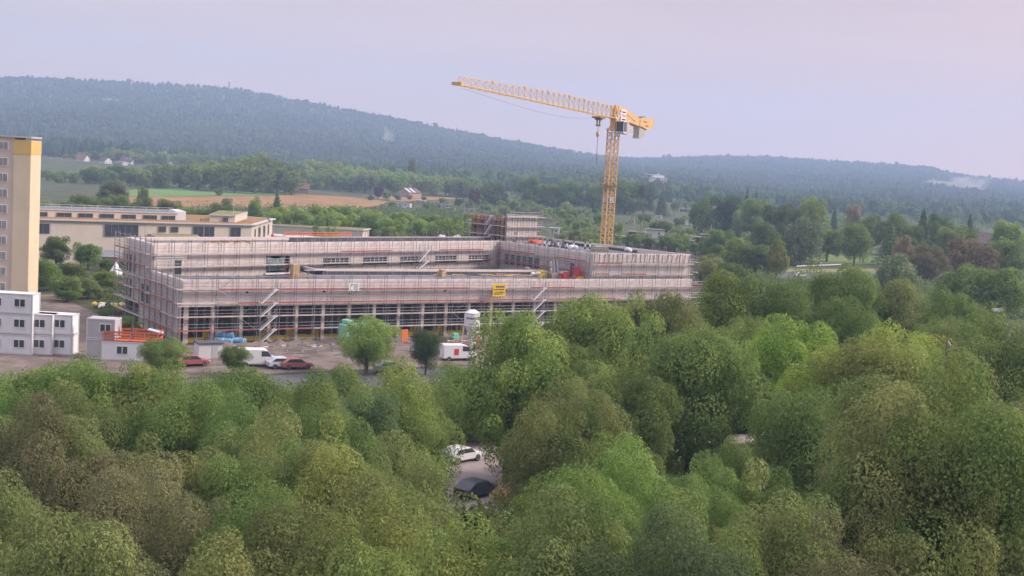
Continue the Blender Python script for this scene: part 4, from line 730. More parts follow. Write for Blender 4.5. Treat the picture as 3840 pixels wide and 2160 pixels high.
for z_ in (1.55, -.05): box('panel_bar', M['black'], (-2.8, 1.2, z_), (2.4, .03, .28), JR)
text('panel_lettering', 'ZÜBLIN', M['redp'], .95, (-2.8, 1.2, .72), RJ, JR, .01, .8)
CBN = bpy.data.objects.new('driver_cab', None); CBN.location = (-.2, 1.75, -2.1); link(CBN, JR)
m_ = MB(); m_.box((0, 0, 1.5), (2.4, 1.7, .2)).box((0, 0, -.85), (2.4, 1.7, .2)).box((-1.15, 0, .3), (.15, 1.7, 2.3)); [m_.bar((1.15, y, -.9), (1.15, y, 1.5), .1) for y in (-.8, .8)]; m_.build('cab_shell', M['white'], CBN)
box('cab_glass', M['glass'], (.1, 0, .3), (2.2, 1.6, 2.15), CBN); m_ = MB(); m_.box((-1.9, .9, .2), (.9, .06, 3.3)); m_.build('name_board', M['white'], CBN); m_ = MB(); [m_.box((-1.9, .95, 1.5-.38*i), (.4, .03, .24)) for i in range(8)]; m_.build('name_lettering', M['redp'], CBN)
m_ = MB(); m_.box((-4., 0, -.3), (2.6, 1.4, 1.5)); m_.build('switch_cabinet', M['grey'], CBN); m_ = MB(); m_.box((-2.6, 0, -1.1), (6.2, 1.8, .12)); [m_.bar((x, .9, -1.1), (x, .9, .1), .06) for x in (-5.5, -4, -2.5)]; m_.bar((-5.6, .9, 0), (-2.5, .9, 0), .06); m_.build('cab_platform', M['white'], CBN)
tx = 10.
m_ = MB(); m_.box((tx, 0, -.45), (3.2, 1.9, .35)).box((tx, 0, -.75), (1.4, 1.2, .4)).bar((tx, -.3, -.9), (tx, -.3, -2.), .25).bar((tx, .3, -.9), (tx, .3, -2.), .25).box((tx, 0, -2.1), (.8, .9, .3)); m_.build('trolley', M['cranedark'], JR)
for s in (-.5, .5): bar('hoist_rope', M['black'], (tx+s, 0, -2.1), (tx+s*.7, 0, -3.2-.2), .05, JR)
m_ = MB(); m_.lathe([(.15, -4.5), (.36, -4.2), (.4, -3.8), (.28, -3.4)], 10, (tx, 0, 0)); m_.build('hook_block', CY, JR); bar('hook_chain', M['black'], (tx, 0, -4.5), (tx-.3, 0, -10.4), .1, JR)
m_ = MB(); pts = [(tx+1.6+(JL-3-tx)*t, 0, jb(tx+(JL-tx)*t)-.5-11.5*math.sin(math.pi*t**.8)*(1-.35*t)*.14*(1 if t > 0 else 0)) for t in np.linspace(0, 1, 22)]
for a, b in zip(pts, pts[1:]): m_.bar(a, b, .035, 5)
m_.build('slack_rope', M['black'], JR)

# ------------------------------------------------------------------ school behind, high-rise, containers
def flat_roof(name, pts, z, h, mwall, mroof, P, trim=.25):
    c = np.mean(np.array(pts), 0); MB().prism(pts, 2, z-h, z).build(name+'_wall', mwall, P)
    big = [tuple(c+(np.array(p)-c)*1.03) for p in pts]; MB().prism(big, 2, z, z+.28).build(name+'_edge', M['trim'], P); MB().prism([tuple(c+(np.array(p)-c)*.985) for p in pts], 2, z+.1, z+.30).build(name+'_roof', mroof, P)
S = empty('school_building', (30, 125, 0), 0, 'cream flat-roofed school with rusty sedum roof behind the site', 'building'); SO = Vector((30, 125, 0))
def sloc(pts): return [(p[0]-30, p[1]-125) for p in pts]
flat_roof('main', sloc([(-4, 123.2), (60.5, 121.8), (79, 152), (72, 160), (-4, 152)]), 10., 10., M['cream'], M['sedum'], S)
def swin(x0, x1, z0, z1, Y, n=3, P=S, ang=0.):
    w_ = bpy.data.objects.new('window', None); w_.location = ((x0+x1)/2-30, Y-125, (z0+z1)/2); w_.rotation_euler = (0, 0, ang); link(w_, P); W = x1-x0; H = z1-z0; m_ = MB()
    for i in range(n+1): m_.box((-W/2+W*i/n, 0, 0), (.09, .1, H))
    for s in (-1, 1): m_.box((0, 0, s*H/2), (W, .1, .09))
    m_.build('frame', M['felt'], w_)
    for i in range(n): box('pane', M['glass'], (-W/2+W*(i+.5)/n, .02, 0), (W/n-.1, .06, H-.1), w_)
sx = lambda px, z=8.: gp(px, 855, z)[0]
for a, b, z0, z1, n_ in [(4, 12, 6.9, 9.2, 5), (24.3, 35.4, 6.6, 9.4, 7), (37, 38.8, 7.9, 9.2, 1), (40, 41.8, 7.9, 9.2, 1), (45.5, 48., 6.2, 9.4, 2), (48.3, 50.8, 6.2, 9.4, 2), (55, 57.6, 6.2, 9.4, 2), (-3, 2, 6.9, 9.2, 3)]: swin(a, b, z0, z1, 123.1-.0217*(a+4)-.06, n_)
for k in range(3): swin(63.2+k*4.2, 65.4+k*4.2, 6.4, 9.3, 126.2+k*6.85, 1, ang=math.atan2(30.2, 18.5))
flat_roof('clerestory', sloc([(-4, 131.5), (44, 131), (46.5, 142), (-4, 146)]), 11.9, 1.9, M['cream'], M['roofgrey'], S); MB().prism(sloc([(44.05, 131), (46.9, 131.4), (49, 143), (46.5, 142)]), 2, 9.9, 12.5).build('end_panel', M['creamw'], S)
for x in (-2, 4, 10, 15.5, 20.5, 25.5, 30.8, 36, 40.6): swin(x, x+3.4, 10.35, 11.35, 131.45-.0104*(x+4)-.06, 2)
m_ = MB()
for i in range(17): m_.bar((-34+i*3., 10.2, 12), (-34+i*3., 10.2, 13.1), .07)
for z_ in (12.6, 13.1): m_.bar((-34, 10.2, z_), (15, 10.2, z_), .07)
m_.build('roof_railing', M['white'], S)
flat_roof('penthouse', sloc([(52, 128.5), (58.2, 127.4), (69.5, 147), (63, 150)]), 11.9, 1.9, M['cream'], M['sedumg'], S); swin(55.2, 58., 10.4, 11.5, 127.7, 3)
for k in range(5): swin(58.7+k*2.1, 59.7+k*2.1, 10.5, 11.5, 129.3+k*3.64, 1, ang=math.atan2(19.6, 11.3))
bar('antenna', M['white'], (30, 8, 12), (30, 8, 16), .08, S)
for x, y in ((44, 3), (47, 5), (40, 8), (48, 12), (43, 16), (20, 4), (24, 6)): m_ = MB(); m_.lathe([(.16, 10.2), (.16, 10.8), (.24, 10.8), (.24, 11)], 8, (x, y, 0)); m_.build('roof_vent', M['felt'], S)
flat_roof('low_wing', sloc([(88, 190), (116.5, 170), (124, 180), (96, 202)]), 6.2, 6.2, M['cream'], M['sedumg'], S)
for k in range(5): swin(91+k*4.9, 94.2+k*4.9, 4.6, 5.6, 187.2-k*3.44+.1, 2, ang=math.atan2(-20, 28.5))
flat_roof('canopy_wing', sloc([(70, 158), (96, 140), (101, 147), (76, 166)]), 5.2, 5.2, M['cream'], M['trim'], S)
flat_roof('annex', sloc([(33, 108), (42, 106), (46, 121.5), (35, 122.5)]), 7.2, 7.2, M['cream'], M['sedumg'], S)
# beige high-rise at the left edge
hp = gp(104, 1120); HR = empty('high_rise', (hp[0], hp[1], 0), math.radians(-24), 'tall beige apartment high-rise cut by the left picture edge', 'high-rise'); beige = mat('beige_render', (.66, .55, .38), .85, .06, .2); ochre = mat('ochre_render', (.62, .43, .15), .8, .06, .3)
hh = 28.3
MB().box((-13, 4.5, hh/2), (20.6, 9, hh)).build('main_wall', mat('rosy_render', (.58, .48, .40), .85, .06, .2), HR); MB().box((-1.4, 4.5, hh/2-1.4), (2.8, 9.2, hh-2.8)).build('corner_bay', beige, HR); MB().box((-1.4, 4.5, hh-1.6), (2.9, 9.3, 2.5)).build('corner_top', ochre, HR); MB().box((-12, 4.5, hh+.15), (24.2, 9.6, .3)).build('roof_edge', M['trim'], HR)
for s in range(10):
    for k in range(4):
        w_ = bpy.data.objects.new('window', None); w_.location = (-4.6-k*4.4, -.02, 2.0+s*2.75); link(w_, HR); box('frame', M['white'], (0, 0, 0), (1.7, .12, 1.5), w_); box('pane', mat('curtained_glass', (.30, .28, .27), .3, .2, .8), (-.4, -.05, 0), (.72, .06, 1.3), w_); box('pane', MATS['curtained_glass'], (.4, -.05, 0), (.72, .06, 1.3), w_)
# site containers
def container(loc, rz, L_, label, windows=((-1.5, 0),), m=None, W=2.5, H=2.65, group=None):
    C = empty('site_container', loc, rz, label, 'container', group); mm = m or M['white']; sm = MB().box((0, 0, H/2), (L_, W, H-.02))
    for i_ in range(int(L_/.28)):
        for y_ in (-W/2, W/2): sm.box((-L_/2+.2+i_*.28, y_, H/2), (.13, .05, H-.4))
    sm.build('shell', mm, C)
    m_ = MB()
    for x in (-L_/2, L_/2):
        for y in (-W/2, W/2): m_.box((x, y, H/2), (.16, .16, H+.04))
    for z_ in (.09, H-.09):
        for y in (-W/2, W/2): m_.box((0, y, z_), (L_, .14, .16))
        for x in (-L_/2, L_/2): m_.box((x, 0, z_), (.14, W, .16))
    m_.build('corner_frame', M['creamw'], C)
    for x, side in windows:
        p = (x, -W/2-.06, H*.55) if side == 0 else (L_/2+.03, x, H*.55); w_ = bpy.data.objects.new('window', None); w_.location = p; w_.rotation_euler = (0, 0, 0 if side == 0 else math.pi/2); link(w_, C); box('frame', M['white'], (0, 0, 0), (1.5, .08, 1.15), w_)
        for s in (-.36, .36): box('pane', M['glass'], (s, -.03, 0), (.6, .05, .95), w_)
    return C
cp = gp(418, 1338); cz = math.radians(-34)
container((cp[0]-1.2, cp[1]-.4, 0), cz, 3.6, 'grey site container under the windowed one by the orange terrace', (), mat('grey_container', (.46, .43, .45), .6, .06))
container((cp[0]-1.2, cp[1]-.4, 2.68), cz, 3.6, 'pale grey upper container with a white double window beside the orange terrace', ((.6, 0),), MATS['grey_container'])
k = 0
for row, (px, py) in enumerate([(45, 1322), (120, 1322), (195, 1322)]):
    p = gp(px, py)
    for lv in range(2 if row else 3):
        k += 1; container((p[0], p[1], lv*2.68), cz, 6.0, f'white site office container, {["left", "middle", "right"][row]} stack, {["ground", "middle", "top"][lv]} level', ((-1.7, 0), (1.4, 0)))
p = gp(8, 1240); container((p[0], p[1], 2.5), cz, 4, 'red container at the far left edge beside the white offices', (), M['redp'])
p = gp(8, 1240); box_under = container((p[0], p[1], -.1), cz, 4, 'white container under the red one at the far left edge', ())
# orange terrace on a white container
tp = gp(505, 1345); tz = cz+.10
container((tp[0]-.3, tp[1], 0), tz, 7.2, 'white container carrying the orange terrace', ((-1, 0),), W=3.4, H=2.5)
TR = empty('roof_terrace', (tp[0]-.3, tp[1], 2.55), tz, 'orange timber terrace with railing and sloping cover on a container', 'terrace')
for i in range(12): box('floor_board', M['orange'], (0, -1.6+i*.29, .05), (7.2, .27, .06), TR)
for i in range(5):
    for y in (-1.68, 1.68): box('rail_post', mat('pale_timber', (.52, .30, .21), .8, .15), (-3.5+i*1.75, y, .6), (.11, .11, 1.15), TR)
for y in (-1.68, 1.68):
    for z_ in (.35, .75, 1.15): box('rail_board', M['orange'], (0, y, z_), (7.2, .05, .24 if z_ > 1 else .16), TR)
for z_ in (.4, 1.15): box('rail_board', M['orange'], (3.55, 0, z_), (.05, 3.4, .2), TR)
MB().prism([(1.8, 1.3), (3.7, .9), (3.7, 1.0), (1.8, 1.42)], 1, .2, 1.7).build('sloping_cover', mat('pale_sheet', (.45, .53, .62), .4, .1), TR)
box('bench', M['orange'], (-1.6, 1.1, .45), (2.6, .5, .08), TR)
def parasol(loc, label):
    P = empty('folded_parasol', loc, 0, label, 'parasol', 'folded parasols'); MB().lathe([(.03, .0), (.03, 2.3)], 6).build('pole', M['grey'], P); MB().lathe([(.28, .45), (.24, .9), (.13, 1.6), (.05, 2.25)], 9).build('folded_canopy', mat('plum_cloth', (.10, .08, .10), .9, .1), P); MB().lathe([(.3, 0), (.3, .1), (.05, .14)], 10).build('foot', M['black'], P)
q1 = TR.matrix_basis @ Vector((-2.0, .3, .09)); q2 = TR.matrix_basis @ Vector((-.2, .3, .09)); parasol(q1, 'folded dark parasol left on the orange terrace'); parasol(q2, 'folded dark parasol right on the orange terrace')
# signs on the front scaffold
def sign(px0, px1, py0, py1, name, label, m):
    a = CAM + ray(px0, py0)*((-1.18-CAM[1])/ray(px0, py0)[1]); b = CAM + ray(px1, py1)*((-1.18-CAM[1])/ray(px1, py1)[1]); W, H = b[0]-a[0], a[2]-b[2]; G = empty(name, ((a[0]+b[0])/2, -1.2, (a[2]+b[2])/2), 0, label, 'sign'); box('board', m, (0, 0, 0), (W, .05, H), G); return G, W, H
G, W, H = sign(1309, 1346, 1061, 1091, 'site_sign', 'white company sign with small house logo hung on the front scaffold', M['white']); ink = mat('dark_ink', (.05, .04, .06), .7, 0.); rt = (math.pi/2, 0, 0)
text('lettering', 'Willy A. Löw AG', ink, .30, (0, -.035, H*.31), rt, G, .004, .62); m_ = MB()
for i in range(5): m_.box((W*.17, -.035, H*(.15-.115*i)), (W*(.5-.06*(i % 3)), .012, .05))
m_.box((-W*.24, -.035, -H*.42), (W*.38, .012, .035)).box((W*.26, -.035, -H*.42), (W*.34, .012, .035)); m_.build('small_print', ink, G)
m_ = MB(); m_.box((-W*.36, -.035, -H*.1), (.07, .012, H*.42)).box((-W*.29, -.035, -H*.3), (.2, .012, .06)); m_.build('logo_post', mat('logo_ochre', (.45, .25, .06), .7, 0.), G); m_ = MB(); m_.prism([(-W*.38, H*.08), (-W*.34, H*.17), (-W*.24, H*.18), (-W*.15, H*.06), (-W*.26, H*.10), (-W*.33, H*.09)], 1, -.04, -.03); m_.build('logo_arch', ink, G)
G, W, H = sign(1850, 1894, 1065, 1111, 'banner_sign', 'yellow scaffolding-firm banner hung on the front scaffold', M['signy']); blueink = mat('blue_ink', (.10, .09, .22), .7, 0.); r = random.Random(4)
for z_, h_, mm, x0, x1 in ((.28, .2, blueink, -.30, .42), (.05, .15, ink, -.42, .42), (-.16, .12, ink, -.34, .42), (-.31, .12, ink, -.42, .36)):
    m_ = MB(); x = x0*W
    while x < x1*W: wd_ = r.uniform(.05, .13); m_.box((x, -.035, z_*H+r.uniform(-.01, .01)), (wd_, .012, h_*H*r.uniform(.55, .95))); x += wd_+.045
    m_.build('lettering', mm, G)

# ------------------------------------------------------------------ things on the building site
sp = gp(1765, 1288); SI = empty('mortar_silo', (sp[0], sp[1], 0), math.radians(20), 'white mortar silo on four legs in front of the columns', 'silo')
MB().lathe([(.25, 1.9), (.45, 2.3), (1.22, 4.0), (1.25, 4.05), (1.25, 7.1), (1.15, 7.2), (.5, 7.75), (.3, 7.8)], 20).build('tank', M['white'], SI); MB().lathe([(1.27, 4.0), (1.29, 4.1), (1.27, 4.2)], 20).lathe([(1.27, 7.0), (1.29, 7.08), (1.27, 7.16)], 20).build('rim', M['grey'], SI)
for a in (45, 135, 225, 315): c, s = math.cos(math.radians(a)), math.sin(math.radians(a)); bar('leg', M['white'], (1.45*c, 1.45*s, 0), (1.22*c, 1.22*s, 4.3), .17, SI, 'box'); box('foot_plate', M['grey'], (1.45*c, 1.45*s, .04), (.5, .5, .07), SI)
m_ = MB(); m_.bar((1.3, -.5, 4), (1.3, -.5, 7.4), .1).bar((1.3, .3, 4), (1.3, .3, 7.4), .1); [m_.bar((1.3, -.5, 4.2+.35*i), (1.3, .3, 4.2+.35*i), .05) for i in range(9)]; m_.bar((1.3, -.1, 7.3), (.2, 0, 7.95), .16); m_.build('ladder', M['grey'], SI); MB().box((0, 0, 1.6), (.5, .5, .7)).build('mixer_outlet', M['grey'], SI)
SI.scale = (1, 1, .69)
tw = math.atan2(CAM[1]-sp[1], CAM[0]-sp[0]) - math.radians(20)
for i, ch in enumerate('evert'):
    a = tw - .62 + i*.30; text('lettering', ch, ink, 1.0, (1.27*math.cos(a), 1.27*math.sin(a), 6.05), (math.pi/2, 0, a+math.pi/2), SI, .012)
m_ = MB()
for i in range(9): a = tw-.45+i*.085; m_.box((1.265*math.cos(a), 1.265*math.sin(a), 4.7), (.08, .03, .10 if i % 2 else .14), a+math.pi/2)
m_.build('small_print', ink, SI); a = tw+.62; text('emblem', 'S', ink, .5, (1.27*math.cos(a), 1.27*math.sin(a), 4.75), (math.pi/2, 0, a+math.pi/2), SI, .012)
def roll(x, y, z, rz, label, L_=2.6, R_=.45):
    P = empty('pipe_roll', (x, y, z), rz, label, 'roll', 'blue rolls by the columns'); n = 16; V, Fs = [], []
    for xx, rr in ((-L_/2, R_), (L_/2, R_), (L_/2, R_*.35), (-L_/2, R_*.35)): V += [(xx, rr*math.cos(2*math.pi*i/n), rr*math.sin(2*math.pi*i/n)) for i in range(n)]
    for j in range(4): Fs += [[j*n+i, j*n+(i+1) % n, ((j+1) % 4)*n+(i+1) % n, ((j+1) % 4)*n+i] for i in range(n)]
    MB().add(V, Fs).build('sheet_roll', M['blue'], P); MB().lathe([(R_+.01, -.06), (R_+.02, 0), (R_+.01, .06)], 14).build('strap', M['white'], P, (0, 0, 0), (0, math.pi/2, 0))
bx, by = gp(838, 1290)[:2]
for dx, dy, dz, a, l in [(0, 0, .46, -.7, 'front left blue sheet roll on the ground by the stair'), (1.1, .5, .46, -.55, 'middle blue sheet roll on the ground by the stair'), (2.2, .2, .46, -1.0, 'right blue sheet roll on the ground by the stair'), (.5, .9, 1.28, -.62, 'blue sheet roll lying on top of the others'), (-.2, 1.6, .46, -.6, 'blue sheet roll at the back against the column')]: roll(bx+dx, by+dy, dz, a, l)
OW = ['first', 'second', 'third', 'fourth', 'fifth', 'sixth', 'seventh', 'eighth', 'ninth', 'tenth', 'eleventh', 'twelfth', 'thirteenth', 'fourteenth']
for i in range(NB):                                          # yellow formwork: panels leaning along the slab edge and stacks by the columns
    if i > 13: continue
    x = X0+i*BAY; G = empty('formwork_row', (x+BAY/2-.35, .32, .2), 0, f'low row of yellow formwork panels in the {OW[i]} column bay from the left corner', 'formwork', 'yellow formwork along the slab edge'); n_ = 8
    for k in range(n_): box('panel', M['yellow'], (-BAY/2+.7+k*.40, 0, .34), (.36, .09, .68), G)
    G.rotation_euler = (0, 0, 0)
    if i in (0,) or i >= 1:
        K = empty('formwork_stack', (x+BAY-.75, .62, .2), 0, f'upright stack of yellow formwork frames in the {OW[i]} column bay from the left corner', 'formwork', 'yellow formwork stacks'); m_ = MB()
        for sx_ in (-.38, 0, .38): m_.box((sx_, 0, .8), (.10, .12, 1.6))
        for z_ in (.05, .42, .8, 1.2, 1.55): m_.box((0, 0, z_), (.86, .11, .1))
        m_.build('frame', M['yellow'], K); box('face', mat('yellow_ply', (.50, .34, .05), .8, .2, 2.), (0, .09, .8), (.84, .04, 1.56), K)
# red lean ladder by first bay
m_ = empty('lean_ladder', (4.0, -.2, 0), 0, 'grey ladder leaning on the second column', 'ladder')
for s in (-.2, .2): bar('rail', M['steel'], (s, -.8, 0), (s+.5, .15, 4.2), .08, m_)
for i in range(11): bar('rung', M['steel'], (-.2+.045*i, -.72+.083*i, .35+.36*i), (.2+.045*i, -.72+.083*i, .35+.36*i), .05, m_)
gx, gy = gp(1395, 1300)[:2]; G = empty('covered_stack', (gx, gy+3.5, 0), .1, 'material stack under mint-green sheeting behind the loose tree', 'stack')
MB().box((0, 0, 1.9), (7.2, 2.2, 2.4)).box((-2.6, .1, 3.4), (1.2, 1.8, .7)).build('green_sheet', M['green'], G, bevel=.2); [box('pallet', M['woodd'], (-2.4+2.4*i, 0, .35), (2.2, 2.0, .7), G) for i in range(3)]
gx, gy = gp(1540, 1290)[:2]; G = empty('orange_board', (gx, gy+2, 0), .2, 'bright orange upright board left of the dark shrub', 'board'); box('panel', M['orange'], (0, 0, 1.0), (1.3, .1, 2.0), G); [bar('strut', M['woodd'], (s, .05, 1.6), (s, .9, 0), .08, G) for s in (-.5, .5)]
PL = ['second pallet left of the silo', 'low pallet of boards left of the silo', 'wire crate left of the silo', 'pallet under the silo', 'pallet right behind the silo legs', 'pallet of bags right of the silo']
for (px, py, h, c), l in zip([(1660, 1283, .8, 'woodd'), (1690, 1290, .5, 'wood'), (1705, 1275, 1.2, 'green'), (1745, 1300, .5, 'rust'), (1790, 1275, 1.3, 'creamw'), (1775, 1308, .9, 'creamw')], PL):
    x, y = gp(px, py)[:2]; G = empty('material_pile', (x, y, 0), random.uniform(-.4, .4), f'{l}, piled with building material', 'pile', 'material piles by the silo'); box('pallet', M['woodd'], (0, 0, .07), (1.3, 1.0, .14), G)
    for k in range(max(2, int(h/.2))): box('layer', M[c], (random.uniform(-.08, .08), random.uniform(-.06, .06), .24+k*.2), (random.uniform(.9, 1.35), random.uniform(.7, 1.0), .17), G, random.uniform(-.15, .15))
x, y = gp(1790, 1300)[:2]; G = empty('steel_tangle', (x, y, 0), .3, 'tangle of orange steel frames beside the silo leg', 'frame')
for i in range(7): bar('tube', M['orange'], (random.uniform(-.6, .6), random.uniform(-.5, .5), .05), (random.uniform(-.6, .6), random.uniform(-.5, .5), random.uniform(1, 2.6)), .08, G)
# loose mess on the dirt strip
def rubble(name, pts, cols, label):
    for mi, mm in enumerate(cols):
        C, D = [], []
        for (x, y) in pts[mi::len(cols)]: s = random.uniform(.08, .4); C.append((x, y, s*.2)); D.append((s*random.uniform(.7, 3), s, s*.5))
        o = put(name, boxes(name, C, D, mm), (0, 0, 0)); tag(o, label + f' ({["earth", "timber", "pale"][mi]} bits)', 'rubble', kind='stuff')
rubble('site_rubble', [(random.uniform(2, 70), random.uniform(-6.5, -1.4)) for _ in range(420)], [M['dirt'], M['woodd'], M['creamw']], 'loose rubble strewn along the foot of the front scaffold')
n_ = 90; V = []; 
for i in range(n_+1):
    x = 1.5+i*.9; c = -3.0+.5*math.sin(i*.4); hgt = .45+.3*math.sin(i*1.7)*math.sin(i*.37)
    V += [(x, c-1.3, -.05), (x+.2, c-.4, hgt*.8+random.uniform(-.08, .08)), (x, c+.3, hgt+random.uniform(-.08, .08)), (x, c+1.2, -.05)]
o = MB().add(V, [[i*4+k, (i+1)*4+k, (i+1)*4+k+1, i*4+k+1] for i in range(n_) for k in range(3)]).build('soil_bank', mat('dark_soil', (.19, .15, .135), .95, .3, .8, bump=.6), None, smooth=True); tag(o, kind='structure')
for i in range(10):                                          # mesh site fence
    a = gp(1075+i*58, 1318); b = gp(1075+(i+1)*58, 1316); d = Vector((b[0]-a[0], b[1]-a[1], 0)); G = empty('site_fence_panel', (a[0], a[1], 0), math.atan2(d.y, d.x), f'wire mesh site fence panel {["first", "second", "third", "fourth", "fifth", "sixth", "seventh", "eighth", "ninth", "tenth"][i]} from the left along the dirt yard', 'fence', 'mesh site fence'); W = d.length-.08; m_ = MB()
    m_.bar((0, 0, 0), (0, 0, 2), .05).bar((W, 0, 0), (W, 0, 2), .05).bar((0, 0, 2), (W, 0, 2), .05).bar((0, 0, .15), (W, 0, .15), .05); m_.build('frame', M['steel'], G); m_ = MB(); [m_.bar((W*k/12, 0, .15), (W*k/12, 0, 2), .012) for k in range(1, 12)]; [m_.bar((0, 0, .15+.2*k), (W, 0, .15+.2*k), .012) for k in range(1, 9)]; m_.build('mesh', M['steel'], G); box('foot', M['concrete_dark'], (0, 0, .07), (.25, .7, .14), G)
for i, (px, py, a_, b_) in enumerate([(900, 1322, 2.2, .9), (1130, 1325, 3, .8), (1300, 1330, 2.4, 1.1), (520, 1180, 2, 1.4)]):
    x, y = gp(px, py)[:2]; me = bpy.data.meshes.new('yard_puddle'); me.from_pydata([(x+a_*math.cos(t*.45)*random.uniform(.7, 1.1), y+b_*math.sin(t*.45)*random.uniform(.7, 1.1), .017) for t in range(14)], [], [list(range(14))]); me.materials.append(wet); tag(put('yard_puddle', me, (0, 0, 0)), kind='structure')
# roof clutter on the low front roof
def place(px, py, z): w_ = gp(px, py, z); return w_[0], w_[1]
ORD = ['first', 'second', 'third', 'fourth', 'fifth', 'sixth', 'seventh', 'eighth', 'ninth']
for i, (px, py) in enumerate([(1652, 1034), (1720, 1034), (1818, 1033), (1858, 1036), (1885, 1032), (1908, 1037), (1930, 1033), (1975, 1036), (2010, 1034)]):
    x, y = place(px, py, ZR); G = empty('plank_bundle', (x, y, ZR), random.uniform(-.5, .1), f'{ORD[i]} bundle of pale timber planks from the left on the low front roof', 'timber', 'plank bundles on the low roof')
    for k in range(5): box('plank', M['wood'], (random.uniform(-.15, .15), -.4+.2*k, .12+(.08 if k % 2 else 0)), (2.4, .18, .09), G, random.uniform(-.03, .03))
    for s in (-.7, .7): box('bearer', M['woodd'], (s, 0, .04), (.1, 1.1, .08), G)
def crate(px, py, z, sz, m, label, name='crate', mesh=True):
    x, y = place(px, py, z); G = empty(name, (x, y, z), random.uniform(-.2, .2), label, 'crate'); a, b, c = sz; m_ = MB()
    for sx_ in (-1, 1):
        for sy_ in (-1, 1): m_.bar((sx_*a/2, sy_*b/2, 0), (sx_*a/2, sy_*b/2, c), .09)
    for z_ in (.08, c*.5, c):
        for s in (-1, 1): m_.bar((-a/2, s*b/2, z_), (a/2, s*b/2, z_), .08).bar((s*a/2, -b/2, z_), (s*a/2, b/2, z_), .08)
    m_.build('frame', m, G); m_ = MB(); [m_.bar((-a/2+a*k/7, s*b/2, 0), (-a/2+a*k/7, s*b/2, c), .035) for k in range(1, 7) for s in (-1, 1)]; m_.build('bars', m, G); box('floor', m, (0, 0, .07), (a, b, .12), G); return G
G = crate(2165, 1046, ZR, (1.6, 1.2, 2.1), M['redp'], 'red steel cage box with yellow base on the low roof'); box('side_panel', M['redp'], (-.4, -.63, 1.35), (.8, .04, 1.4), G); box('base_panel', M['signy'], (.25, -.64, .25), (1.3, .04, .5), G)
G = crate(2032, 1040, ZR, (1.3, 1.0, 1.2), M['yellow'], 'yellow tub cage on the low roof'); box('tub', M['yellow'], (0, 0, .3), (1.3, 1.0, .5), G)
def skip(px, py, z, L_, m, label, fill):
    x, y = place(px, py, z); G = empty('debris_skip', (x, y, z), .15, label, 'skip'); MB().prism([(-L_*.35, 0), (L_*.35, 0), (L_*.5, .9), (-L_*.5, .9)], 1, -.7, .7).build('tub', m, G)
    for k in range(9): box('scrap', random.choice(fill), (random.uniform(-.4, .4)*L_*.7, random.uniform(-.4, .4), .95+random.uniform(0, .35)), (random.uniform(.3, 1.1), .2, .12), G, random.uniform(-1, 1))
skip(2073, 1042, ZR, 2.3, M['woodd'], 'brown skip heaped with scrap on the low roof', [M['woodd'], M['rust'], M['creamw']]); skip(2115, 1044, ZR, 1.9, M['redp'], 'flat red tray of scrap on the low roof', [M['woodd'], M['creamw'], M['grey']]); skip(1980, 1028, ZR, 1.9, mat('dark_green_paint', (.05, .09, .08), .5, .1), 'dark green tilted dumper bin on the low roof', [M['grey']])
skip(1655, 1037, ZR, 1.0, M['wood'], 'small timber tub on the low roof', [M['wood']])
for i, (px, py) in enumerate([(2085, 1022), (2090, 1020), (2096, 1021)]): x, y = place(px, 1040, ZR); G = empty('profile_bundle', (x+i*.35, y+1.4, ZR), .2, f'{["left", "middle", "right"][i]} bundle of grey metal profiles stood on end', 'profiles', 'metal profiles'); [bar('profile', M['grey'], (k*.12, 0, 0), (k*.12+.5, 1.0, 2.9+random.uniform(-.3, .3)), .09, G, 'box') for k in range(4)]
def bags(px, py, z, n, label, m=M['white'] if True else None):
    x, y = place(px, py, z); G = empty('big_bags', (x, y, z), random.random(), label, 'bags')
    for k in range(n):
        mb_ = MB().lathe([(.3, 0), (.42, .1), (.44, .4), (.4, .6), (.12, .72)], 6); o = mb_.build('bag', m, G, (random.uniform(-.7, .7), random.uniform(-.6, .6), random.uniform(0, .3)), (random.uniform(-.3, .3), random.uniform(-.3, .3), 0), smooth=True)
bags(2013, 1036, ZR, 3, 'white sacks beside the yellow cage on the low roof'); bags(2105, 1034, ZR, 3, 'plastic-wrapped white bundle on the low roof'); bags(1715, 898, ZUR, 4, 'white sacks near the middle of the long upper roof'); bags(1654, 896, ZUR, 2, 'white covered generator on the long upper roof'); bags(2150, 936, ZUR, 4, 'white sacks in the middle of the right wing roof'); bags(2345, 945, ZUR, 4, 'heap of white sacks at the front of the right wing roof'); bags(1953, 906, ZUR, 2, 'white sacks at the foot of the stair tower')
bags(2370, 947, ZUR, 2, 'small white sacks right of the heap on the right wing roof')
for i, (px, py) in enumerate([(2025, 922), (2041, 923), (2059, 926), (2092, 929), (2125, 934), (2150, 932), (2194, 934), (2212, 935)]):
    x, y = place(px, py, ZUR); G = empty('vent_pipe', (x, y, ZUR), 0, f'{ORD[i]} white and black roof vent pipe from the left on the right wing', 'vent pipe', 'roof vent pipes'); MB().lathe([(.17, 0), (.17, .45)], 10).build('base', M['black'], G); MB().lathe([(.18, .45), (.18, 1.15)], 10).build('sleeve', M['white'], G); MB().lathe([(.15, 1.15), (.15, 1.45)], 10).build('cap', M['black'], G)
for i, (px, py) in enumerate([(2066, 925), (2083, 927), (2112, 931)]): x, y = place(px, py, ZUR); G = empty('felt_pile', (x, y, ZUR), 0, f'{ORD[i]} dark pile of roofing felt from the left among the vent pipes', 'pile', 'felt piles'); MB().lathe([(.5, 0), (.45, .4), (.15, 1.0)], 7).build('heap', M['bitumen'], G); box('sheet', M['bitumen'], (.2, 0, .08), (1.0, .7, .1), G)
x, y = place(2250, 944, ZUR); G = empty('material_stack', (x, y, ZUR), -.2, 'layered stack of panels on pallets on the right wing roof', 'stack')
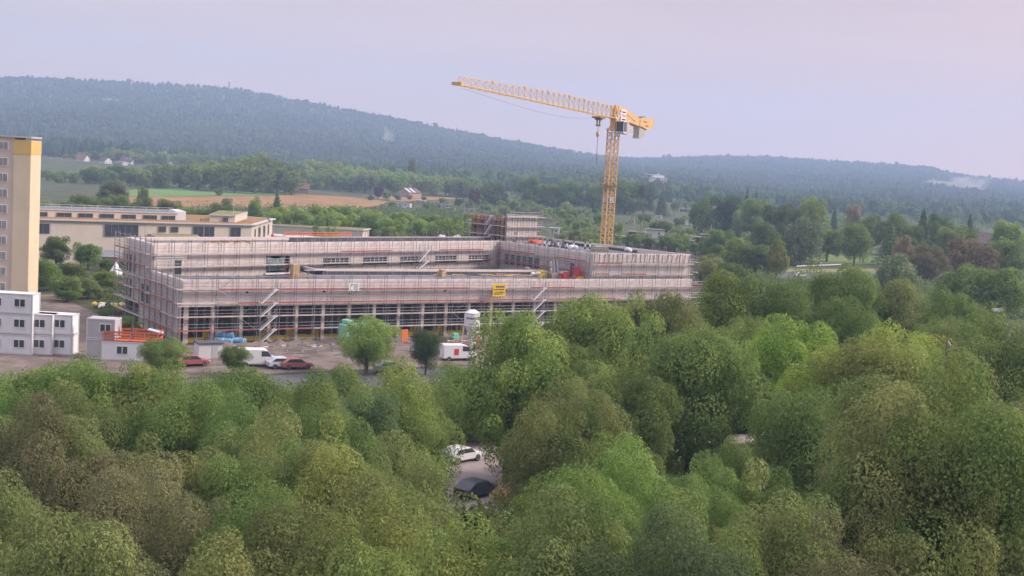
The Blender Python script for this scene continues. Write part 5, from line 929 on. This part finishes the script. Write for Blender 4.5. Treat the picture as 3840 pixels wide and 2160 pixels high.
for k in range(5): box('pallet', M['woodd'], (0, 0, .08+k*.22), (3.6-.2*k, 1.8, .12), G); box('panel', [M['grey'], M['green'], M['creamw'], M['grey'], M['green']][k], (-.1*k, 0, .19+k*.22), (3.2-.3*k, 1.6, .1), G)
x, y = place(2012, 912, ZUR); G = empty('orange_stack', (x, y, ZUR), .3, 'heap of orange formwork girders beside the stair tower', 'stack')
for k in range(9): box('girder', M['orange'], (random.uniform(-.3, .3), -.8+.2*k, .15+(k % 3)*.22), (3.6, .16, .2), G, random.uniform(-.12, .12))
for s in (-1, 1): box('bearer', M['woodd'], (s, 0, .03), (.12, 2.0, .1), G)
x, y = place(1021, 905, ZUR); G = empty('gas_bottle', (x, y, ZUR), 0, 'red gas bottle standing on the long upper roof', 'gas bottle'); MB().lathe([(.24, 0), (.26, .1), (.26, 1.1), (.2, 1.28), (.08, 1.38)], 12).build('cylinder', M['redp'], G, smooth=True); MB().lathe([(.1, 1.38), (.1, 1.55)], 8).build('valve', M['grey'], G)
x, y = place(1345, 890, ZUR+.5); G = empty('orange_railing', tuple(UB.w(UB.len-39, .1, 13.5)), UB.rz+math.pi, 'orange timber edge railing along the back of the long roof', 'railing')
for z_ in (.3, .75): box('rail', M['orange'], (0, 0, z_), (16, .06, .18), G)
for i in range(9): box('post', mat('pale_post', (.5, .4, .3), .8, .1), (-7.6+1.9*i, .05, .45), (.1, .1, .95), G)
x, y = place(1105, 1040, ZR); G = empty('brick_pallet', (x, y, ZR), .1, 'tall wooden crate of boards beside the tarpaulined opening', 'pallet'); [box('board', M['wood'], (0, 0, .12+.24*k), (1.3, .9, .19), G) for k in range(9)]; [box('corner_post', M['woodd'], (s*.6, -.42, 1.1), (.08, .08, 2.2), G) for s in (-1, 1)]
x, y = place(1094, 1036, ZR); G = empty('hose_reel', (x-.2, y+.2, ZR), -.3, 'round bundle of rebar loops leaning beside the timber crate', 'rebar')
for i in range(4):
    m_ = MB(); R_ = 1.0-.12*i; pts = [(R_*math.cos(t), .05*i, 1.05+R_*math.sin(t)) for t in np.linspace(0, 6.283, 20)]; [m_.bar(a, b, .05) for a, b in zip(pts, pts[1:])]; m_.build('loop', M['rust'], G)
box('spreader', M['rust'], (0, .1, 1.05), (.08, .3, 2.0), G)
x, y = place(1130, 1030, ZR); G = empty('long_board', (x+1, y, ZR), -.05, 'long grey board lying on trestles near the light well', 'board'); box('board', M['grey'], (1.5, 0, .75), (4.2, .5, .1), G, (0, .08)[1]); [box('trestle', M['woodd'], (s, 0, .35), (.1, .6, .72), G) for s in (.2, 2.8)]
# ------------------------------------------------------------------ vehicles
def vehicle(kind, x, y, rz, col, label, name='parked_car', group=None):
    V_ = empty(name, (x, y, .03), rz, label, 'van' if kind == 'van' else 'car', group); p = mat(f'paint_{int(col[0]*99)}_{int(col[1]*99)}_{int(col[2]*99)}', col, .3, .03, spec=.5)
    if kind == 'van': prof = [(-2.6, .35), (2.55, .35), (2.62, .9), (2.35, 1.15), (1.75, 1.35), (1.15, 2.15), (.8, 2.3), (-2.5, 2.35), (-2.62, 2.2)]; W = 1.95; win = [(1.72, 1.38), (1.17, 2.08), (.35, 2.1), (.35, 1.38)]; ax = (-1.7, 1.7)
    else: prof = [(-2.1, .3), (2.1, .3), (2.15, .62), (2.0, .82), (1.05, .95), (.35, 1.42), (-.1, 1.47), (-1.2, 1.45), (-1.85, 1.0), (-2.15, .9)]; W = 1.75; win = [(.98, .95), (.35, 1.38), (-1.15, 1.4), (-1.7, 1.0)]; ax = (-1.3, 1.35)
    MB().prism(prof, 1, -W/2, W/2).build('body', p, V_, bevel=.09)
    for s in (-1, 1): MB().prism(win, 1, s*(W/2+.004)-.01, s*(W/2+.004)+.01).build('side_window', M['glass'], V_)
    ws = (prof[4], prof[5]); a, b = Vector((ws[0][0], 0, ws[0][1])), Vector((ws[1][0], 0, ws[1][1])); nrm = Vector((b.z-a.z, 0, a.x-b.x)).normalized(); a2, b2 = a.lerp(b, .08)+nrm*.012, a.lerp(b, .92)+nrm*.012; m_ = MB()
    m_.add([(a2.x, -W*.43, a2.z), (a2.x, W*.43, a2.z), (b2.x, W*.38, b2.z), (b2.x, -W*.38, b2.z)], [[0, 1, 2, 3]]).build('windscreen', M['glass'], V_)
    for X_ in ax:
        for s in (-1, 1):
            w_ = bpy.data.objects.new('wheel', None); w_.location = (X_, s*(W/2-.08), .33); w_.rotation_euler = (math.pi/2, 0, 0); link(w_, V_); MB().lathe([(.2, -.1), (.33, -.1), (.33, .1), (.2, .1)], 16).build('tyre', M['black'], w_); MB().lathe([(.05, -.08), (.2, -.105), (.2, .105), (.05, .08)], 12).build('rim', M['grey'], w_)
    for s in (-1, 1): box('headlight', M['white'], (prof[2][0]-.05, s*W*.36, .68 if kind != 'van' else .88), (.1, .34, .16), V_); box('tail_light', M['redp'], (prof[-1][0]+.04, s*W*.40, .85), (.08, .16, .3), V_)
    return V_
a = gp(965, 1372); vehicle('van', a[0], a[1], -.25, (.72, .72, .74), 'white van parked below the scaffold stair', 'delivery_van'); a = gp(1715, 1350); v_ = vehicle('van', a[0], a[1], -.15, (.70, .70, .73), 'white van with a red side patch in front of the silo', 'delivery_van'); box('side_patch', M['redp'], (-.6, -.99, 1.3), (.7, .02, .9), v_)
for px, py, c, l in [(1730, 1730, (.7, .7, .72), 'white car in the paved yard among the foreground trees, rear left'), (1950, 1760, (.68, .67, .70), 'white car in the paved yard, rear right'), (1790, 1860, (.05, .06, .09), 'dark blue car in the paved yard, front left'), (1930, 1880, (.30, .12, .08), 'dull red car in the paved yard, front right'),
                   (2620, 1652, (.45, .46, .48), 'silver car on the paved path between the trees'), (2900, 1666, (.62, .60, .64), 'pale car at the right end of the paved path')]:
    a = gp(px, py); vehicle('car', a[0], a[1], random.choice([.2, .25, -2.9]), c, l)
for i, (px, py, c, l) in enumerate([(720, 1372, (.35, .10, .1), 'red car on the access road, leftmost'), (1060, 1380, (.6, .62, .66), 'silver car on the access road left of the middle'), (1110, 1383, (.38, .13, .14), 'red car on the access road beside the silver one'), (1460, 1395, (.55, .55, .6), 'grey car on the access road below the silo'), (690, 1368, (.45, .45, .5), 'grey car on the access road behind the leftmost red one'), (3000, 1040, (.65, .65, .68), 'white car on the road in the gap between the right trees')]):
    a = gp(px, py); vehicle('car', a[0], a[1], -.1+random.uniform(-.1, .1), c, l)
pc = gp(780, 1340); G = empty('flat_shed', (pc[0], pc[1], 0), -.1, 'small shed with dark flat roof in front of the corner pier', 'shed'); MB().box((0, 0, 1.0), (3.2, 2.4, 2.0)).build('wall', M['creamw'], G); MB().box((0, 0, 2.08), (3.5, 2.7, .16)).build('roof', M['bitumen'], G); box('door', M['grey'], (.6, -1.22, .95), (.8, .05, 1.8), G)
# ------------------------------------------------------------------ people
def person(loc, rz, top, legs, label, pose='stand', helmet=None, hair=(.05, .03, .02), vest=None):
    P = empty('person', loc, rz, label, 'person'); J = [(0, 0, .92), (0, 0, 1.15), (0, 0, 1.42), (0, .02, 1.52), (0, .03, 1.62), (0, .02, 1.74)]; r_ = [.14, .135, .15, .06, .085, .075]; E_ = [(i, i+1) for i in range(5)]
    def chain(root, pts, rr):
        p = root
        for a, b in zip(pts, rr): J.append(a); r_.append(b); E_.append((p, len(J)-1)); p = len(J)-1
    for s in (-1, 1):
        chain(0, [(s*.10, 0, .86), (s*.12, .05 if s > 0 else -.02, .48), (s*.13, 0 if s > 0 else -.1, .09), (s*.14, .13 if s > 0 else .03, .04)], [.095, .065, .045, .04])
        el, ha = ((s*.27, -.02, 1.12), (s*.26, .12, .90)) if pose == 'stand' else ((s*.28, .16, 1.18), (s*.2, .42, 1.22)); chain(2, [(s*.19, 0, 1.40), el, ha], [.065, .045, .035])
        for k in range(4): root = len(J)-1-k*0; 
        hb = len(J)-1
        for k in range(4): chain(hb, [(ha[0]+(k-1.5)*.018, ha[1]+.05, ha[2]-.07), (ha[0]+(k-1.5)*.018, ha[1]+.08, ha[2]-.11+.006*abs(k-1.5))], [.011, .009])
        chain(hb, [(ha[0]-s*.04, ha[1]+.05, ha[2]-.02)], [.011])
    me = bpy.data.meshes.new('body'); me.from_pydata(J, E_, []); me.materials.append(legs); o = put('body', me, (0, 0, 0), P); sk = o.modifiers.new('skin', 'SKIN'); me.skin_vertices[0].data[0].use_root = True
    for i, rr in enumerate(r_): me.skin_vertices[0].data[i].radius = (rr, rr)
    o.modifiers.new('sub', 'SUBSURF').levels = 1; o.modifiers['sub'].render_levels = 1
    MB().lathe([(.165, .95), (.175, 1.15), (.2, 1.38), (.12, 1.47), (.08, 1.49)], 12).build('jacket', top, P, smooth=True)
    if vest: MB().lathe([(.18, 1.0), (.19, 1.15), (.212, 1.36), (.135, 1.455)], 12).build('vest', vest, P, smooth=True)
    MB().lathe([(.05, 1.52), (.085, 1.58), (.098, 1.66), (.085, 1.75), (.03, 1.79)], 12, (0, .02, 0)).box((0, .125, 1.65), (.03, .04, .05)).build('face', M['skin'], P, smooth=True)
    if helmet: MB().lathe([(.155, 1.70), (.13, 1.71), (.125, 1.78), (.08, 1.85), (.02, 1.87)], 12, (0, .02, 0)).build('helmet', helmet, P, smooth=True)
    else: MB().lathe([(.09, 1.62), (.108, 1.70), (.09, 1.78), (.03, 1.81)], 10, (0, -.01, 0)).build('hair', mat('dark_hair', hair, .8, 0.), P, smooth=True)
a = gp(492, 1236); person((a[0]-1.2, a[1]-1.5, .02), .5, M['navy'], M['navy'], 'worker in white helmet and yellow vest walking past the left scaffold', 'stand', M['white'], vest=M['hivis'])
t = TS.w(4.2, 1.0, 15.93); person(t, -1.2, M['hiorange'], M['navy'], 'worker in orange jacket on the stair tower scaffold', 'reach', M['redp']); t = TS.w(2.2, 1.0, 13.93); person(t, .4, M['navy'], M['navy'], 'worker in dark clothes low on the stair tower scaffold', 'stand')
x, y = place(2066, 1036, ZR); person((x, y, ZR), 2.2, M['white'], mat('beige_cloth', (.35, .28, .2), .8, .1), 'worker in white shirt standing on the low roof by the skip', 'reach')
x, y = place(1091, 1022, ZR); 
# left yard: rubbish heap, small white trailer board, tent
a = gp(405, 1158); G = empty('rubbish_heap', (a[0], a[1], 0), 0, 'heap of pale rubbish bags and scrap left of the scaffold', 'heap')
for k in range(26): MB().lathe([(.2, 0), (.5, .2), (.4, .6), (.1, .75)], 7).build('bag', random.choice([M['white'], M['grey'], M['navy'], M['creamw'], M['yellow']]), G, (random.uniform(-3, 3), random.uniform(-1, 1), random.uniform(0, .5)), (random.uniform(-.8, .8), random.uniform(-.8, .8), 0), smooth=True)
a = gp(404, 1000); G = empty('garden_hut', (a[0], a[1], 0), -.5, 'small pink hut with white board roof left of the scaffold', 'hut'); MB().box((0, 0, 1.1), (5, 3, 2.2)).build('wall', mat('pink_wall', (.45, .33, .31), .8, .1), G); MB().box((0, -.2, 3.1), (6.2, .2, 1.7)).build('white_board', M['white'], G); MB().box((0, 0, 2.3), (5.4, 3.4, .16)).build('roof', M['felt'], G)
a = gp(434, 1040); G = empty('white_tent', (a[0], a[1], 0), .3, 'small pointed white tent left of the scaffold', 'tent'); MB().lathe([(1.9, 0), (1.6, .9), (.15, 3.2)], 6).build('canopy', M['white'], G); bar('pole', M['grey'], (0, 0, 3.0), (0, 0, 3.6), .08, G)
# ------------------------------------------------------------------ allotment huts
def hut(px, py, wpx, hpx, col, roofm, label, trim=None, solar=False, rz=None, porch=False, rise=.0, extra=None):
    p = gp(px, py); d = float((np.array(p)-CAM) @ FW); W, H = wpx*1.2*d/F, max(2.6, hpx*1.3*d/F); G = empty('garden_hut', (p[0], p[1], 0), -YAW+(rz if rz is not None else random.uniform(-.2, .2)), label, 'hut'); D_ = W*.7
    MB().box((0, D_/2, H/2), (W, D_, H)).build('wall', col, G); ov = .35; MB().prism([(-W/2-ov, H+.02), (W/2+ov, H+.02+rise), (W/2+ov, H+.22+rise), (-W/2-ov, H+.22)], 1, -ov*1.6, D_+ov).build('roof', roofm, G); box('roof_edge', trim or M['white'], (0, -ov*1.6-.03, H+.12+rise/2), (W+.8, .06, .18), G)
    w_ = bpy.data.objects.new('window', None); w_.location = (W*.2, -.03, H*.58); link(w_, G); box('frame', M['white'], (0, 0, 0), (1.3, .08, 1.1), w_); box('pane', M['glass'], (0, -.03, 0), (1.0, .06, .8), w_)
    box('door', trim or M['woodd'], (-W*.22, -.03, min(1.0, H*.45)), (.9, .08, min(2, H*.9)), G)
    if solar: [box('solar_panel', M['solar'], (-W*.25+k*1.5, D_*.4, H+.75), (1.35, .06, 1.3), G, (-.9, 0, 0)) for k in range(3)]
    if porch:
        for s in (-.45, 0, .45): box('porch_post', M['white'], (s*W, -1.9, H*.47), (.12, .12, H*.94), G)
        box('porch_roof', roofm, (0, -1.1, H*.97), (W*1.05, 2.1, .12), G)
hut(2456, 893, 60, 24, M['creamw'], M['felt'], 'two-tone hut with overhanging flat roof, largest in the allotments', rz=.15, trim=M['tan']); hut(2385, 897, 52, 22, M['redwood'], M['felt'], 'long red-brown hut right of the crane mast', rise=-.5); hut(2342, 910, 52, 17, M['bluewood'], M['felt'], 'blue hut with white porch posts right of the crane mast', porch=True)
hut(2650, 902, 42, 14, M['redwood'], M['felt'], 'upper dark red hut with a white window on the right', rz=0); hut(2575, 926, 42, 15, M['redwood'], M['felt'], 'lower dark red hut with solar panels on its roof', solar=True, rz=0); hut(2620, 912, 60, 12, M['brownroof'], M['felt'], 'low dark hut between the two red huts'); hut(2368, 842, 16, 15, mat('pink_boards', (.50, .33, .29), .8, .1), M['felt'], 'small pink hut right of the crane mast'); hut(2466, 829, 24, 16, M['creamw'], M['felt'], 'tall white-grey hut beside the pale gable roof')
hut(2485, 792, 17, 9, M['grey'], M['trim'], 'small grey hut on the lawn slope'); hut(2593, 845, 32, 9, M['white'], M['felt'], 'white cottage with dark windows half hidden in shrubs'); hut(2572, 796, 36, 8, M['brownroof'], M['felt'], 'dark hut with grey awning in the far gardens'); hut(2275, 850, 24, 9, M['tan'], M['felt'], 'low tan hut directly behind the crane mast'); hut(2330, 802, 32, 7, M['creamw'], M['white'], 'flat white-roofed hut in the far gardens'); hut(2407, 786, 34, 8, M['redroof'], M['redroof'], 'orange-brown hut at the edge of the big trees')
hut(2500, 812, 26, 8, M['tan'], M['redroof'], 'brown-roofed hut beside the green pyramid roof'); hut(2050, 838, 26, 8, M['woodd'], M['redroof'], 'hut with pinkish roof right of the stair tower'); hut(2078, 878, 28, 6, M['creamw'], M['trim'], 'greenhouse-like pale hut below the stair tower trees'); hut(2235, 912, 26, 6, M['creamw'], M['trim'], 'pale roofed hut left of the crane mast'); hut(2170, 905, 34, 8, M['grey'], M['felt'], 'grey hut with white panels left of the crane mast')
hut(1760, 800, 36, 9, M['white'], M['felt'], 'white hut with dark doors left of the stair tower'); hut(1670, 782, 30, 10, M['grey'], M['felt'], 'grey slatted hut in the left gardens'); hut(1575, 766, 28, 9, M['tan'], M['white'], 'tan hut with white awning at the field edge'); hut(1510, 778, 44, 7, M['white'], M['felt'], 'long white hut with dark roof and solar panel', solar=True); hut(1435, 783, 20, 8, M['woodd'], M['felt'], 'small brown hut at the left end of the gardens'); hut(1720, 762, 22, 6, M['grey'], M['felt'], 'small grey hut behind the slatted one'); hut(1690, 797, 24, 7, M['tan'], M['felt'], 'tan hut in front of the slatted grey one')

for i, (px, py, h) in enumerate([(2404, 893, 7), (2418, 905, 5), (2607, 905, 6), (2664, 900, 7), (1465, 768, 6), (1422, 772, 5), (1625, 775, 6)]):
    p = gp(px, py); G = empty('flag_pole', (p[0], p[1], 0), 0, f'{["yellow-tipped", "short white", "thin left-hand", "tall right-hand", "small white", "leftmost white", "middle white"][i]} flag pole in the {"right" if px > 2000 else "left"} allotment gardens', 'pole', 'flag poles'); bar('mast', M['white'], (0, 0, 0), (0, 0, h), .13, G); MB().lathe([(.05, h), (.15, h+.1), (.05, h+.25)], 8).build('finial', M['yellow'] if i == 0 else M['white'], G)
# ------------------------------------------------------------------ barn, far houses, far block, house on the right
def house(x, y, W, D_, H, rise, rz, wallm, roofm, label, cat='house', name='house', gable_front=True, sky_lights=0):
    z0 = float(height(x, y)) - (2.6 if name == 'house' and y > 700 else 0); G = empty(name, (x, y, z0-.3), rz, label, cat); MB().prism([(-W/2, 0), (W/2, 0), (W/2, H), (0, H+rise), (-W/2, H)], 1, -D_/2, D_/2).build('wall', wallm, G); R = MB(); ov = .6
    for s in (-1, 1): sl2 = rise/(W/2); R.add([(0, y_, H+rise+dz) for y_ in (-D_/2-ov, D_/2+ov) for dz in (.02, .3)] + [(s*(W/2+ov), y_, H-ov*sl2+dz) for y_ in (-D_/2-ov, D_/2+ov) for dz in (.02, .3)], [[0, 1, 3, 2], [4, 6, 7, 5], [0, 2, 6, 4], [1, 5, 7, 3], [0, 4, 5, 1], [2, 3, 7, 6]])
    ro = R.build('roof', roofm, G); box('chimney', M['redroof'], (W*.15, D_*.2, H+rise*.9), (.7, .7, 1.8), ro)
    for k in range(sky_lights): box('skylight', M['white'], (-W*.22, -D_*.3+k*D_*.3, H+rise*.62), (.9, 1.1, .3), ro, (0, -math.atan2(rise, W/2), 0))
    for k in (-.25, .25):
        for fl in range(2 if H > 4.5 else 1):
            w_ = bpy.data.objects.new('window', None); w_.location = (k*W, -D_/2-.03, 1.6+fl*2.7); link(w_, G); box('frame', M['white'], (0, 0, 0), (1.5, .08, 1.5), w_); box('pane', M['glass'], (0, -.04, 0), (1.2, .06, 1.2), w_)
    return G
def far(px, py, d): p = dp(px, py, d); return p[0], p[1]
for i, (px, d, W, D_, H, rise, rz, wm, rm, l, skl) in enumerate([
    (478, 1380, 10, 13, 5.6, 5.2, .9, M['white'], M['brownroof'], 'house with dark steep roof and two skylights above the left tree belt', 2), (545, 1390, 10, 14, 5, 5, 1.0, M['creamw'], M['brownroof'], 'dark-roofed house with skylights right of the yellow-green tree', 2), (640, 1400, 9.5, 11, 5.2, 4.6, -.35, M['white'], M['brownroof'], 'house with a pale gable facing the fields', 0), (680, 1420, 10, 12, 5, 4, 1.1, M['creamw'], M['brownroof'], 'dark-roofed house right of the pale gable', 0), (735, 1400, 9, 11, 5.4, 4.6, -.3, M['white'], M['brownroof'], 'white-gabled house with a garden tree before it', 0), (765, 1370, 9, 12, 5.2, 5.2, -.45, M['white'], M['brownroof'], 'bright white gable house, rightmost large one', 0), (795, 1410, 10, 12, 4.6, 4.2, 1.2, M['creamw'], M['brownroof'], 'grey-brown roofed house behind the bright white gable', 0), (455, 1330, 12, 9, 6.2, .5, .8, M['grey'], M['felt'], 'grey flat-roofed house in front of the skylight house', 0), (395, 1340, 9, 10, 6, 3.5, .4, M['creamw'], M['brownroof'], 'house at the left end of the village row', 0), (310, 1360, 10, 11, 5.4, 4.5, .7, M['creamw'], M['redroof'], 'red-roofed village house near the high-rise', 0)]):
    x, y = far(px, 600, d); house(x, y, W, D_, H, rise, rz, wm, rm, l, sky_lights=skl)
x, y = far(1140, 640, 960); house(x, y, 7, 9, 6.5, 3.5, 1.1, M['woodd'], M['redroof'], 'red-tiled roof showing inside the left tree belt')
x, y = far(1535, 700, 1010); bn = house(x, y, 16, 26, 5.5, 5, -1.05, M['woodd'], mat('barn_tiles', (.17, .085, .065), .85, .2, 1.), 'wide brown barn with solar panels on its dull red roof', 'barn', 'barn')
bn.scale = (.75, .75, .75)
for k in range(4): box('solar_panel', M['solar'] if k % 2 else M['trim'], (4.1, -9.5+k*4.6, 8.35), (8.2, 4.3, .12), bn, (0, math.atan2(5, 8), 0))
x, y = far(2472, 700, 1500); z0 = float(height(x, y)); G = empty('apartment_block', (x, y, z0), -YAW+.25, 'distant white apartment block with balconies behind the big trees', 'building'); MB().box((0, 6, 9), (18, 12, 18)).build('wall', M['white'], G); MB().box((0, 6, 18.3), (19, 13, .6)).build('roof', M['creamw'], G)
for s in range(5):
    bal = box('balcony', mat('rose_panel', (.45, .28, .26), .8, .1), (2, -.7, 2.2+s*3.3), (13, 1.4, 1.0), G)
    for k in range(5): w_ = bpy.data.objects.new('window', None); w_.location = (-7+k*3.5, -.05, 3.9+s*3.3); link(w_, G); box('frame', M['white'], (0, 0, 0), (2, .1, 1.4), w_); box('pane', M['glass'], (0, -.05, 0), (1.7, .06, 1.2), w_)
box('upper_storey', M['white'], (0, 6, 19.8), (13, 8, 2.4), G)
cx, cyy = far(2466, 690, 1520); G = empty('distant_crane', (cx, cyy, 0), 2.2, 'thin pale tower crane above the distant apartment block', 'crane'); bar('mast', M['white'], (0, 0, 0), (0, 0, 33), 1.2, G, 'box'); bar('jib', M['white'], (-4, 0, 31), (17, 0, 31), .8, G, 'box'); box('counterweight', M['grey'], (-4, 0, 30), (2, 1.5, 2), G)
x, y = far(3705, 880, 640); house(x, y, 12, 14, 4.6, 2.6, .3, M['white'], M['brownroof'], 'white house with brown roof between the right trees')
x, y = far(3690, 850, 700); house(x, y, 12, 12, 5, 3, .1, M['creamw'], M['brownroof'], 'pale house behind the white one on the right')
# hilltop tower, lamp post, shelter, guard rail, cyclist sign, direction sign
a = az_of(853); R_ = 3870; hx, hy = CAM[0]+R_*math.sin(a), CAM[1]+R_*math.cos(a); hz_ = float(height(hx, hy)); G = empty('hilltop_tower', (hx, hy, hz_), 0, 'pale lookout tower on the crest of the hill', 'tower'); MB().lathe([(4, 0), (3.4, 22), (7, 22.5), (7, 27), (3, 29)], 10).build('shaft', M['creamw'], G); bar('mast', M['grey'], (0, 0, 29), (0, 0, 36), .5, G)
p = gp(3300, 975); G = empty('lamp_post', (p[0], p[1], 0), 0, 'slim grey lamp post on the park lawn', 'lamp'); bar('pole', M['grey'], (0, 0, 0), (0, 0, 7.5), .16, G); box('lamp_head', M['grey'], (.5, 0, 7.5), (1.1, .25, .12), G)
p = gp(3280, 955); G = empty('park_shelter', (p[0], p[1], 0), -YAW, 'small open shelter on the park lawn', 'shelter'); [box('post', M['woodd'], (x, y, 1.2), (.16, .16, 2.4), G) for x in (-1.8, 1.8) for y in (-1, 1)]; box('roof', M['felt'], (0, 0, 2.5), (4.4, 2.8, .2), G); box('bench', M['woodd'], (0, .6, .45), (3, .4, .08), G)
p = gp(3035, 1004); p2 = gp(3130, 1000); G = empty('guard_rail_fence', (p[0], p[1], 0), math.atan2(p2[1]-p[1], p2[0]-p[0]), 'pale metal guard rail along the grass verge', 'guard rail'); Lr = math.hypot(p2[0]-p[0], p2[1]-p[1])+8; box('rail', M['white'], (Lr/2-6, 0, .75), (Lr+6, .1, .3), G); [box('post', M['grey'], (-8+i*2.2, .06, .35), (.1, .1, .75), G) for i in range(10)]
p = gp(3073, 1003); G = empty('pink_post', (p[0], p[1]-.5, 0), 0, 'small pink marker flag by the guard rail', 'marker'); bar('pole', M['white'], (0, 0, 0), (0, 0, 2), .1, G); box('flag', mat('pink_cloth', (.6, .1, .3), .8, .1), (.35, 0, 1.5), (.7, .05, .9), G)
p = gp(3742, 1245); p = dp(3742, 1162, 215); G = empty('direction_sign', (p[0], p[1], 0), -YAW, 'white arrow-shaped direction sign on a post above the right trees', 'sign'); MB().prism([(-1.1, 0), (-.75, -.28), (.75, -.28), (.75, .28), (-.75, .28)], 1, -.04, .04).build('arrow_board', M['white'], G, (0, 0, p[2])); bar('post', M['grey'], (0, .08, 0), (0, .08, p[2]), .14, G)
p = gp(3700, 1225); G = empty('white_rail', (p[0], p[1], 0), -YAW, 'low white barrier under the direction sign', 'barrier'); box('rail', M['white'], (0, 0, .8), (9, .1, .35), G); [box('post', M['grey'], (-4+2*i, .08, .4), (.12, .1, .8), G) for i in range(5)]
# bare branch top with the pigeon
p = dp(3556, 1300, 76); G = empty('bare_tree', (p[0], p[1], 0), 0, 'bare reddish branch top sticking out of the right foreground trees', 'tree'); br = mat('bare_branch', (.26, .15, .11), .9, .2, 3.); h = p[2]
MB().bar((0, 0, 0), (0, 0, h*.6), .5, 8, .3).bar((0, 0, h*.6), (-.1, 0, h-.2), .3, 7, .14).build('trunk', M['bark'], G); rx, ry = RT[0], RT[1]; bp_ = lambda s, z: (rx*s, ry*s, h+z)
for a, b, t0, t1 in [((-.1, -.6), (-.12, 1.0), .11, .08), ((-.12, 1.0), (.0, 2.2), .08, .02), ((-.1, .15), (-1.0, .7), .09, .06), ((-1.0, .7), (-2.3, 1.4), .06, .02), ((-.05, .0), (.9, .35), .09, .05), ((.9, .35), (1.6, .42), .05, .02), ((-.11, .6), (.25, 1.7), .05, .02), ((.4, .1), (.8, -.4), .05, .02), ((-.6, .4), (-.8, 1.2), .04, .015)]: MB().bar(bp_(*a), bp_(*b), t0, 6, t1).build('branch', br, G)
pp = dp(3560, 1289, 76); G = empty('pigeon', (pp[0], pp[1], pp[2]-.16), -YAW+math.pi/2+.4, 'grey pigeon perched on the bare branch', 'bird'); pg = mat('pigeon_grey', (.30, .31, .36), .7, .15, 8.)
J = [(-.16, 0, .02), (-.05, 0, .10), (.06, 0, .18), (.10, 0, .27), (.12, 0, .32), (.17, 0, .315)]; me = bpy.data.meshes.new('body'); me.from_pydata(J, [(i, i+1) for i in range(5)], []); me.materials.append(pg); o = put('body', me, (0, 0, 0), G); o.modifiers.new('skin', 'SKIN'); me.skin_vertices[0].data[1].use_root = True
for i, rr in enumerate([.025, .075, .08, .035, .036, .008]): me.skin_vertices[0].data[i].radius = (rr, rr)
o.modifiers.new('sub', 'SUBSURF').render_levels = 2; MB().prism([(-.12, .07), (-.34, -.06), (-.32, -.09), (-.08, .02)], 1, -.035, .035).build('tail', mat('pigeon_dark', (.12, .12, .15), .7, .1), G); [bar('leg', M['redp'], (.02, s, .1), (.02, s, 0), .015, G) for s in (-.03, .03)]

# ------------------------------------------------------------------ the air: even haze round everything, and the mist patches on the hill
hz = bpy.data.materials.new('haze_air'); hz.use_nodes = True; nn, ll = hz.node_tree.nodes, hz.node_tree.links; nn.clear()
pv = nn.new('ShaderNodeVolumePrincipled'); pv.inputs['Color'].default_value = (.52, .69, 1, 1); pv.inputs['Density'].default_value = 2.3e-4; pv.inputs['Anisotropy'].default_value = 0.
ll.new(pv.outputs[0], nn.new('ShaderNodeOutputMaterial').inputs['Volume'])
tag(put('haze', unit('box', hz), (CAM[0], CAM[1], 222), None, None, (10100, 10100, 448)), 'thin bluish haze filling the valley air', 'haze', kind='stuff')
def mist(px, py, d, sx_, sz_, dens, label, seed):
    import bmesh
    p = dp(px, py, d); rng = np.random.default_rng(seed); mm = bpy.data.materials.get(f'mist_{dens}') or bpy.data.materials.new(f'mist_{dens}'); mm.use_nodes = True; n2, l2 = mm.node_tree.nodes, mm.node_tree.links; n2.clear()
    v = n2.new('ShaderNodeVolumePrincipled'); v.inputs['Color'].default_value = (1, .95, .93, 1); v.inputs['Density'].default_value = dens; l2.new(v.outputs[0], n2.new('ShaderNodeOutputMaterial').inputs['Volume'])
    bm = bmesh.new(); bmesh.ops.create_icosphere(bm, subdivisions=4, radius=1)
    from mathutils import noise
    for vv in bm.verts: k = 1+.8*noise.fractal(vv.co*1.6+Vector((seed*3, 0, 0)), 1, 2, 4)+.25*noise.noise(vv.co*5+Vector((seed, 2, 0))); vv.co = Vector((vv.co.x*sx_*k, vv.co.y*sx_*.5*k, vv.co.z*sz_*k))
    me = bpy.data.meshes.new('mist'); bm.to_mesh(me); bm.free(); me.materials.append(mm); o = put('mist', me, p, None, -YAW); tag(o, label, 'mist', kind='stuff')
mist(3600, 700, 3000, 58, 20, .013, 'bright patch of mist on the right hillside', 1); mist(3665, 705, 3030, 34, 26, .013, 'right end of the bright mist patch', 2); mist(3500, 690, 3050, 36, 11, .010, 'left end of the bright mist patch', 5)
mist(1455, 520, 2850, 14, 24, .03, 'thin upright wisp of mist on the middle slope', 3); mist(415, 398, 3150, 28, 17, .025, 'faint wisp of mist on the left slope', 4)
